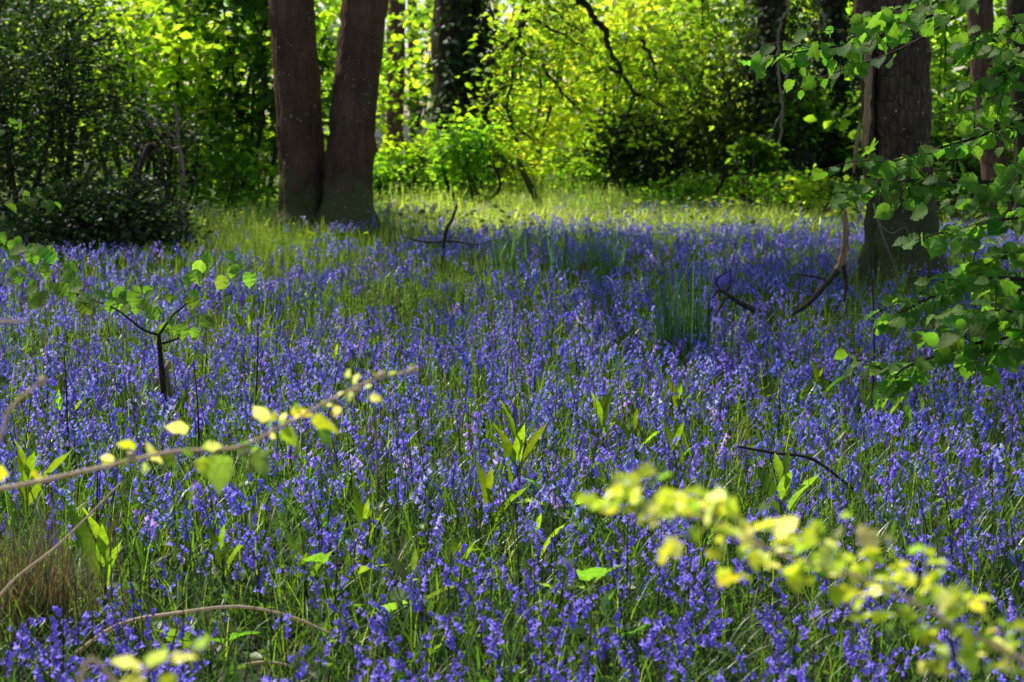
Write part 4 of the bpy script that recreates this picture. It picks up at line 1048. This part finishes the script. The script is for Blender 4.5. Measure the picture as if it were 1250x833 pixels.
def bluebell_mb(seed, lod, bells=True, stem=True):
    r = np.random.default_rng(seed); path, pos, R = bluebell_shape(r, lod)
    mb = MB()
    if stem:
        pp = path if lod == 0 else path[[0, 4, 6, 8]]
        ce = np.array((.05, .06, .05))
        tube(mb, pp, [.0022, .0018, .0012], [5, 3, 3][lod], col=STEM if seed % 3 else (.08, .06, .10), cap=False)
        if lod < 2:
            for (c, t) in pos: tube(mb, np.array([c, (c + t) / 2 + [0, 0, .001], t]), [.0008], 3, col=(.07, .05, .2), cap=False)
    if bells:
        sc = r.uniform(.95, 1.25, len(pos)) * [1.05, 1.15, 1.3][lod]
        sc = sc * (1 - .35 * np.arange(len(pos)) / len(pos))
        cc = np.ones((len(pos), 3)) * r.uniform(.8, 1.25, (len(pos), 1))
        place(mb, BELL[lod], np.array([t for c, t in pos]), np.array(R), sc, cc, mat=1)
    return mb, pos, R

NV = 9
def tmpl_of(seed, lod):
    mb, _, _ = bluebell_mb(seed, lod)
    v, fl, c = mb.data()
    return v, fl, c

# where they grow
GREEN = [(285, 290, 110, 42, 1.2), (475, 398, 85, 24, .85), (395, 345, 100, 14, .45), (560, 360, 60, 14, .55), (230, 440, 90, 22, .5), (480, 300, 60, 26, .6), (690, 256, 330, 16, 1.0), (60, 760, 90, 60, .8), (450, 810, 300, 45, .55), (620, 330, 60, 20, .4), (880, 290, 160, 24, .5), (300, 318, 140, 20, .75), (950, 760, 120, 50, .35), (760, 385, 90, 18, .4), (1080, 380, 80, 40, .5), (300, 640, 90, 40, .3)]
def greenness(px, py):
    g = np.zeros(len(px))
    for cx, cy, rx, ry, a in GREEN: g = np.maximum(g, a * np.exp(-(((px - cx) / rx) ** 2 + ((py - cy) / ry) ** 2)))
    return g

def scatter(n, d0, d1, half=.34, extra=1.9):
    yy = np.linspace(d0, d1, 400); cdf = np.cumsum(half * yy + extra); cdf = (cdf - cdf[0]) / (cdf[-1] - cdf[0])
    y = np.interp(rng.random(n), cdf, yy); x = rng.uniform(-1, 1, n) * (half * y + extra)
    return x, y

OBST = [(-2.1, 19.5, .75), (3.05, 13.4, .45)]
def free(x, y):
    k = np.ones(len(x), bool)
    for ox, oy, r in OBST: k &= np.hypot(x - ox, y - oy) > r
    hx = P(128, 300, 15.9)[0]; k &= ~((np.abs(x - hx) < .75) & (np.abs(y - 15.9) < .65))
    k &= ~((x < P(160, 300, 17)[0]) & (y > 16.2))
    return k

x, y = scatter(90000, 2.75, 24.5)
px, py = project(np.stack([x, y, 0 * x], -1))
dn = .35 + 1.0 * vnoise(x, y, .9, 1) * vnoise(x, y, 2.6, 2) + .5 * (vnoise(x, y, 2.2, 4) - .5) + .35 * (vnoise(x, y, 6, 5) - .5)
dn -= .9 * greenness(px, py)
dn = dn + .28 * (vnoise(x, y, 1.5, 15) - .5)
dn = np.where(y < 4.2, dn - .24 * (4.2 - y), dn)
dn = np.where((y >= 3.3) & (y < 9.5), dn * np.interp(y, [3.3, 4, 6, 9.5], [1.7, 2.1, 1.85, 1.35]) + .35 * (vnoise(x, y, 1.6, 61) - .5), dn)
dn = np.where(y >= 9.5, dn * (.95 - .022 * (y - 9.5)) + .62 * (vnoise(x, y, 1.0, 31) - .54), dn)
keep = (rng.random(len(x)) < np.clip(dn, .02, 1) * .43 * np.clip((22.0 - y) / 4.0, .42, 1)) & free(x, y) & (y < 24.2)
BX, BY = x[keep], y[keep]; BZ = gz(BX, BY)
hx, hy = project(np.stack([BX, BY, BZ + .23], -1))
inview = (hx > 8) & (hx < 1242) & (hy < 826)
order = np.argsort(np.where(inview, BY, 1e9)); near_i = order[:300]
rest = np.ones(len(BX), bool); rest[near_i] = False
print('bluebells', len(BX), 'nearest 300 reach', BY[near_i].max())

# the 300 nearest: things with parts
lastd = BY[near_i].max()
ZONES = [(120, 'violet bluebell beside the brown dry grass tussock at lower left'), (300, 'violet-blue bluebell around the arching bramble stem at lower left'), (470, 'blue bluebell in the front row between the bramble arch and the dead leaves'),
         (620, 'violet bluebell above the dead leaves at bottom centre'), (790, 'violet-blue bluebell in the front row by the low rounded leaves'), (960, 'blue-violet bluebell in front of the hawthorn spray tip'), (1110, 'bluebell in the front row just left of the hawthorn leaf mass'), (2000, 'deep blue bluebell under the hawthorn spray in the lower right corner')]
VAR = []
for k in range(NV):
    mb, pos, R = bluebell_mb(100 + k, 0, bells=False); stem_me = mb.mesh('stem', [M['green'], M['petal']])
    mb, _, _ = bluebell_mb(100 + k, 0, stem=False); spike_me = mb.mesh('flower_spike', [M['green'], M['petal']])
    bells = []
    r = np.random.default_rng(100 + k)
    for j, ((c, t), Rm) in enumerate(zip(pos, R)):
        m = MB(); s = 1.15 * (1 - .35 * j / len(pos)) * r.uniform(.9, 1.15); place(m, BELL[0], t[None], Rm[None], s, np.ones((1, 3)) * r.uniform(.8, 1.25)); bells.append(m.mesh('bell', [M['petal']]))
    lv = []
    for j in range(3):
        m = MB(); blades(m, np.zeros((1, 3)), r.uniform(.2, .3), r.uniform(.008, .012), r.uniform(0, 2 * PI), r.uniform(.15, .5), r.uniform(.5, 1.3), cvary(1, (.06, .12, .024), .2, r=r), seg=7, keel=.35); lv.append(m.mesh('leaf', [M['strap']]))
    VAR.append((stem_me, spike_me, bells, lv))
gone = {}
for rank, i in enumerate(near_i):
    stem_me, spike_me, bells, lv = VAR[rng.integers(0, NV)]
    zone = next(t for lim, t in ZONES if hx[i] < lim)
    root = thing('bluebell', zone, 'flower', (BX[i], BY[i], BZ[i]), 'bluebells in the front rows')
    s = rng.uniform(.68, 1.05); root.scale = (s, s, s); root.rotation_euler = (rng.normal(0, .06), rng.normal(0, .06), rng.uniform(0, 2 * PI))
    def kid(nm, me):
        o = bpy.data.objects.new(nm, me); o.parent = root; COL.objects.link(o)
    kid('stem', stem_me)
    if rank < 120:
        for b in bells: kid('bell', b)
    else: kid('flower_spike', spike_me)
    for b in lv: kid('leaf', b)

# all the others: one carpet
mb = MB()
rx, ry, rz = BX[rest], BY[rest], BZ[rest]
for lod, (a, b) in enumerate(((0, 5.2), (5.2, 10.5), (10.5, 99))):
    ii = np.where((ry >= a) & (ry < b))[0]
    vsel = rng.integers(0, NV, len(ii))
    for k in range(NV):
        jj = ii[vsel == k]; n = len(jj)
        if n == 0: continue
        t = tmpl_of(100 + k, lod)
        an = rng.uniform(0, 2 * PI, n); ca, sa = np.cos(an), np.sin(an); z0 = np.zeros(n)
        R = np.stack([np.stack([ca, -sa, z0], -1), np.stack([sa, ca, z0], -1), np.stack([rng.normal(0, .08, n), rng.normal(0, .08, n), z0 + 1], -1)], 1)
        v, fl, tc = t
        cc = np.ones((n, 3)) * rng.uniform(.75, 1.3, (n, 1)); cc[:, 0] *= rng.uniform(.75, 1.15, n); cc[:, 1] *= rng.uniform(.85, 1.25, n); pale = rng.random(n) < .08 + .75 * (ry[jj] > 19.3); cc[pale] *= np.array([1.7, 1.8, 1.15])  # a few lilac by nature; far ones paled to stand for sun glare
        sc = rng.uniform(.62, 1.05, n)
        pos = np.stack([rx[jj], ry[jj], rz[jj]], -1)
        V = pos[:, None] + np.einsum('nij,vj->nvi', R, v) * sc[:, None, None]
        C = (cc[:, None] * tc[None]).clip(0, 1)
        off = (np.arange(n) * len(v))[:, None, None]
        base_n = mb.n
        mb.v.append(V.reshape(-1, 3).astype(np.float32)); mb.c.append(C.reshape(-1, 3).astype(np.float32))
        for f, m in fl: mb.f.append(((f[None] + off).reshape(-1, f.shape[1]).astype(np.int32) + base_n, m))
        mb.n += n * len(v)
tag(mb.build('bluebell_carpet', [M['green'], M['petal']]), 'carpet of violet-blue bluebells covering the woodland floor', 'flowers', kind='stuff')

# strap leaves of the carpet
mb = MB()
lx = np.repeat(rx, 3) + rng.normal(0, .02, len(rx) * 3); ly = np.repeat(ry, 3) + rng.normal(0, .02, len(rx) * 3)
n = len(lx)
blades(mb, np.stack([lx, ly, gz(lx, ly)], -1), rng.uniform(.16, .30, n), rng.uniform(.006, .011, n), rng.uniform(0, 2 * PI, n), rng.uniform(.05, .5, n), rng.uniform(.3, 1.4, n), cvary(n, (.085, .15, .03), .3), seg=4)
fx, fy = scatter(10500, 2.6, 6.5); n = len(fx)
blades(mb, np.stack([fx, fy, gz(fx, fy)], -1), rng.uniform(.15, .30, n), rng.uniform(.006, .011, n), rng.uniform(0, 2 * PI, n), rng.uniform(.1, .7, n), rng.uniform(.4, 1.5, n), cvary(n, (.08, .145, .028), .3), seg=6, keel=.3)
tag(mb.build('bluebell_leaves', M['strap']), 'tangle of green strap leaves under the bluebells', 'leaves', kind='stuff')

# grass
mb = MB()
gx, gy = scatter(140000, 2.6, 25)
gpx, gpy = project(np.stack([gx, gy, 0 * gx], -1)); gr = greenness(gpx, gpy)
k = (rng.random(len(gx)) < .42 + .6 * gr + .25 * (vnoise(gx, gy, 1.3, 12) - .5)) & free(gx, gy)
gx, gy, gr = gx[k], gy[k], gr[k]; n = len(gx)
c = cvary(n, (.16, .235, .04), .35) * (1 + np.clip((gy - 18) / 3, 0, 1)[:, None] * np.array([1.8, 1.2, 4.5]))  # far grass paled, sunlight on the strip put into its colour
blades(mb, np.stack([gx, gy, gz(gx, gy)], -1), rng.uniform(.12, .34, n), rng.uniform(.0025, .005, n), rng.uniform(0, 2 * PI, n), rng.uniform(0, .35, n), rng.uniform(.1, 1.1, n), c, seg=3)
# a few bleached blades
fx, fy = scatter(5000, 2.6, 12); n = len(fx)
blades(mb, np.stack([fx, fy, gz(fx, fy)], -1), rng.uniform(.12, .3, n), .003, rng.uniform(0, 2 * PI, n), rng.uniform(.2, 1.2, n), rng.uniform(.1, .8, n), cvary(n, (.20, .17, .08), .3), seg=3)
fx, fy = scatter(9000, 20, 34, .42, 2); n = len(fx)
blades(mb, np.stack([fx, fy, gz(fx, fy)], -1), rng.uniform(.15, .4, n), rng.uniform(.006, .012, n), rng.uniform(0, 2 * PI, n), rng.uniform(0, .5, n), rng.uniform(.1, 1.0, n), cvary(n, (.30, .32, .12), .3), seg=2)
fx, fy = scatter(26000, 18.8, 28, .36, 1.0); kk = free(fx, fy) & (rng.random(26000) < np.clip((fy - 18.5) / 2, .1, 1) * np.clip(1.2 - np.abs(fx - 2.0) / 7, .1, 1)); fx, fy = fx[kk], fy[kk]; n = len(fx)  # added pale blades, their colour standing for sunlight on the far strip
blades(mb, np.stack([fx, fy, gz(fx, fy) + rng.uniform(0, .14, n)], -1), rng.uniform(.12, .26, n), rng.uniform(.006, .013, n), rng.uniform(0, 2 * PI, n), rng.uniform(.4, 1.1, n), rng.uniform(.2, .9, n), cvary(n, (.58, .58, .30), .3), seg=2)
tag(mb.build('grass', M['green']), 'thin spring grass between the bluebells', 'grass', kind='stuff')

mb = MB()
fx, fy = scatter(2600, 3.2, 14); kk = free(fx, fy); fx, fy = fx[kk], fy[kk]; n = len(fx)
p0 = np.stack([fx, fy, gz(fx, fy)], -1); p1 = p0 + np.stack([rng.normal(0, .05, n), rng.normal(0, .05, n), rng.uniform(.2, .42, n)], -1)
tubes(mb, p0, (p0 + p1) / 2 + rng.normal(0, .01, (n, 3)), p1, .0022, .0012, 3, col=cvary(n, (.085, .055, .045), .4))
tag(mb.build('old_stems', M['dry']), 'thin brown dead stems standing among the flowers', 'stems', kind='stuff')

# cleavers: fine light-green whorled weeds in patches
def cleavers():
    r = np.random.default_rng(77); V, T = [], []
    for k in range(7):
        z = .05 + k * .042; m = 6; a0 = r.uniform(0, 6)
        for j in range(m):
            a = a0 + 2 * PI * j / m; l = .019 * (1 - .07 * k) * r.uniform(.6, 1.3); w = .0026
            c = np.array([math.cos(a), math.sin(a)]); s = np.array([-c[1], c[0]])
            i = len(V); V += [(0, 0, z), (*(c * l * .6 + s * w), z + .006), (*(c * l), z + .004), (*(c * l * .6 - s * w), z + .006)]
            T.append((i, i + 1, i + 2, i + 3))
    i = len(V); V += [(-.0012, 0, 0), (.0012, 0, 0), (.0012, 0, .3), (-.0012, 0, .3), (0, -.0012, 0), (0, .0012, 0), (0, .0012, .3), (0, -.0012, .3)]; T += [(i, i + 1, i + 2, i + 3), (i + 4, i + 5, i + 6, i + 7)]
    return np.array(V, float), [T], None
CL = cleavers()
mb = MB()
cx, cy = scatter(60000, 3, 29)
cpx, cpy = project(np.stack([cx, cy, 0 * cx], -1)); gr = greenness(cpx, cpy)
k = (rng.random(len(cx)) < np.clip(gr - .25, 0, 1) * 1.0 + .035) & free(cx, cy) & (cy > 6)
cx, cy = cx[k], cy[k]; n = len(cx)
an = rng.uniform(0, 2 * PI, n); up = np.stack([rng.normal(0, .33, n), rng.normal(0, .33, n), np.ones(n)], -1)
R = frames(np.stack([np.cos(an), np.sin(an), 0 * an], -1), up)
R = np.stack([R[..., 0], R[..., 1], R[..., 2]], -1)
place(mb, CL, np.stack([cx, cy, gz(cx, cy)], -1), R, rng.uniform(.45, 1.25, n) * (.45 + .9 * vnoise(cx, cy, 1.1, 40)), cvary(n, (.15, .22, .05), .3) * (1 + np.clip((cy - 18.5) / 3, 0, 1)[:, None] * np.array([2.8, 2.0, 5.5])))  # colour paler with distance to paint in the sunlit strip
# low broad seedlings filling the floor between stems
sx, sy = scatter(26000, 2.6, 14); n = len(sx)
place(mb, LEAF_OVAL, np.stack([sx, sy, gz(sx, sy) + rng.uniform(.015, .12, n)], -1), leaf_frames(n, .45, .0), rng.uniform(.02, .055, n), cvary(n, (.075, .14, .03), .3))
fx, fy = scatter(16000, 17.5, 30, .40, 1.5); kk = free(fx, fy); fx, fy = fx[kk], fy[kk]; n = len(fx)
place(mb, LEAF_OVAL, np.stack([fx, fy, gz(fx, fy) + rng.uniform(.05, .36, n) * vnoise(fx, fy, 1.2, 50) * 1.5], -1), leaf_frames(n, .6, .0), rng.uniform(.03, .08, n), cvary(n, (.15, .20, .04), .35))
print('cleavers', len(cx))
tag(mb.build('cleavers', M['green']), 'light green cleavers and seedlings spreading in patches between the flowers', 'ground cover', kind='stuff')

# ------------------------------------------------------------------ light, sky, camera
w = bpy.data.worlds.new('World'); scene.world = w; w.use_nodes = True
nt = w.node_tree; bgn = nt.nodes.get('Background') or nt.nodes.new('ShaderNodeBackground')
sky = nt.nodes.new('ShaderNodeTexSky'); sky.sky_type = 'NISHITA'; sky.sun_disc = False
sky.sun_elevation = EL; sky.sun_rotation = math.atan2(SUN[0], SUN[1])
nt.links.new(sky.outputs[0], bgn.inputs['Color']); bgn.inputs['Strength'].default_value = 0.15

sl = bpy.data.lights.new('sun', 'SUN'); sl.energy = 5.0; sl.angle = math.radians(.5); sl.color = (1, .95, .86)
so = bpy.data.objects.new('sun', sl); COL.objects.link(so); so.location = (-8, 30, 40)
so.rotation_euler = Vector(SUN).to_track_quat('Z', 'Y').to_euler()

cam = bpy.data.cameras.new('camera'); cam.lens = LENS; cam.sensor_width = 36; cam.clip_end = 600
co = bpy.data.objects.new('camera', cam); COL.objects.link(co)
co.location = (0, 0, CAMH); co.rotation_euler = (PI / 2 - PITCH, 0, 0)
cam.dof.use_dof = True; cam.dof.focus_distance = 6.3; cam.dof.aperture_fstop = 5.2; cam.dof.aperture_blades = 9
scene.camera = co

scene.view_settings.view_transform = 'Standard'; scene.view_settings.look = 'None'; scene.view_settings.exposure = 0
cy_ = scene.cycles
cy_.max_bounces = 7; cy_.diffuse_bounces = 4; cy_.transmission_bounces = 5; cy_.glossy_bounces = 2; cy_.transparent_max_bounces = 4
cy_.use_denoising = True; cy_.sample_clamp_indirect = 6; cy_.use_adaptive_sampling = False
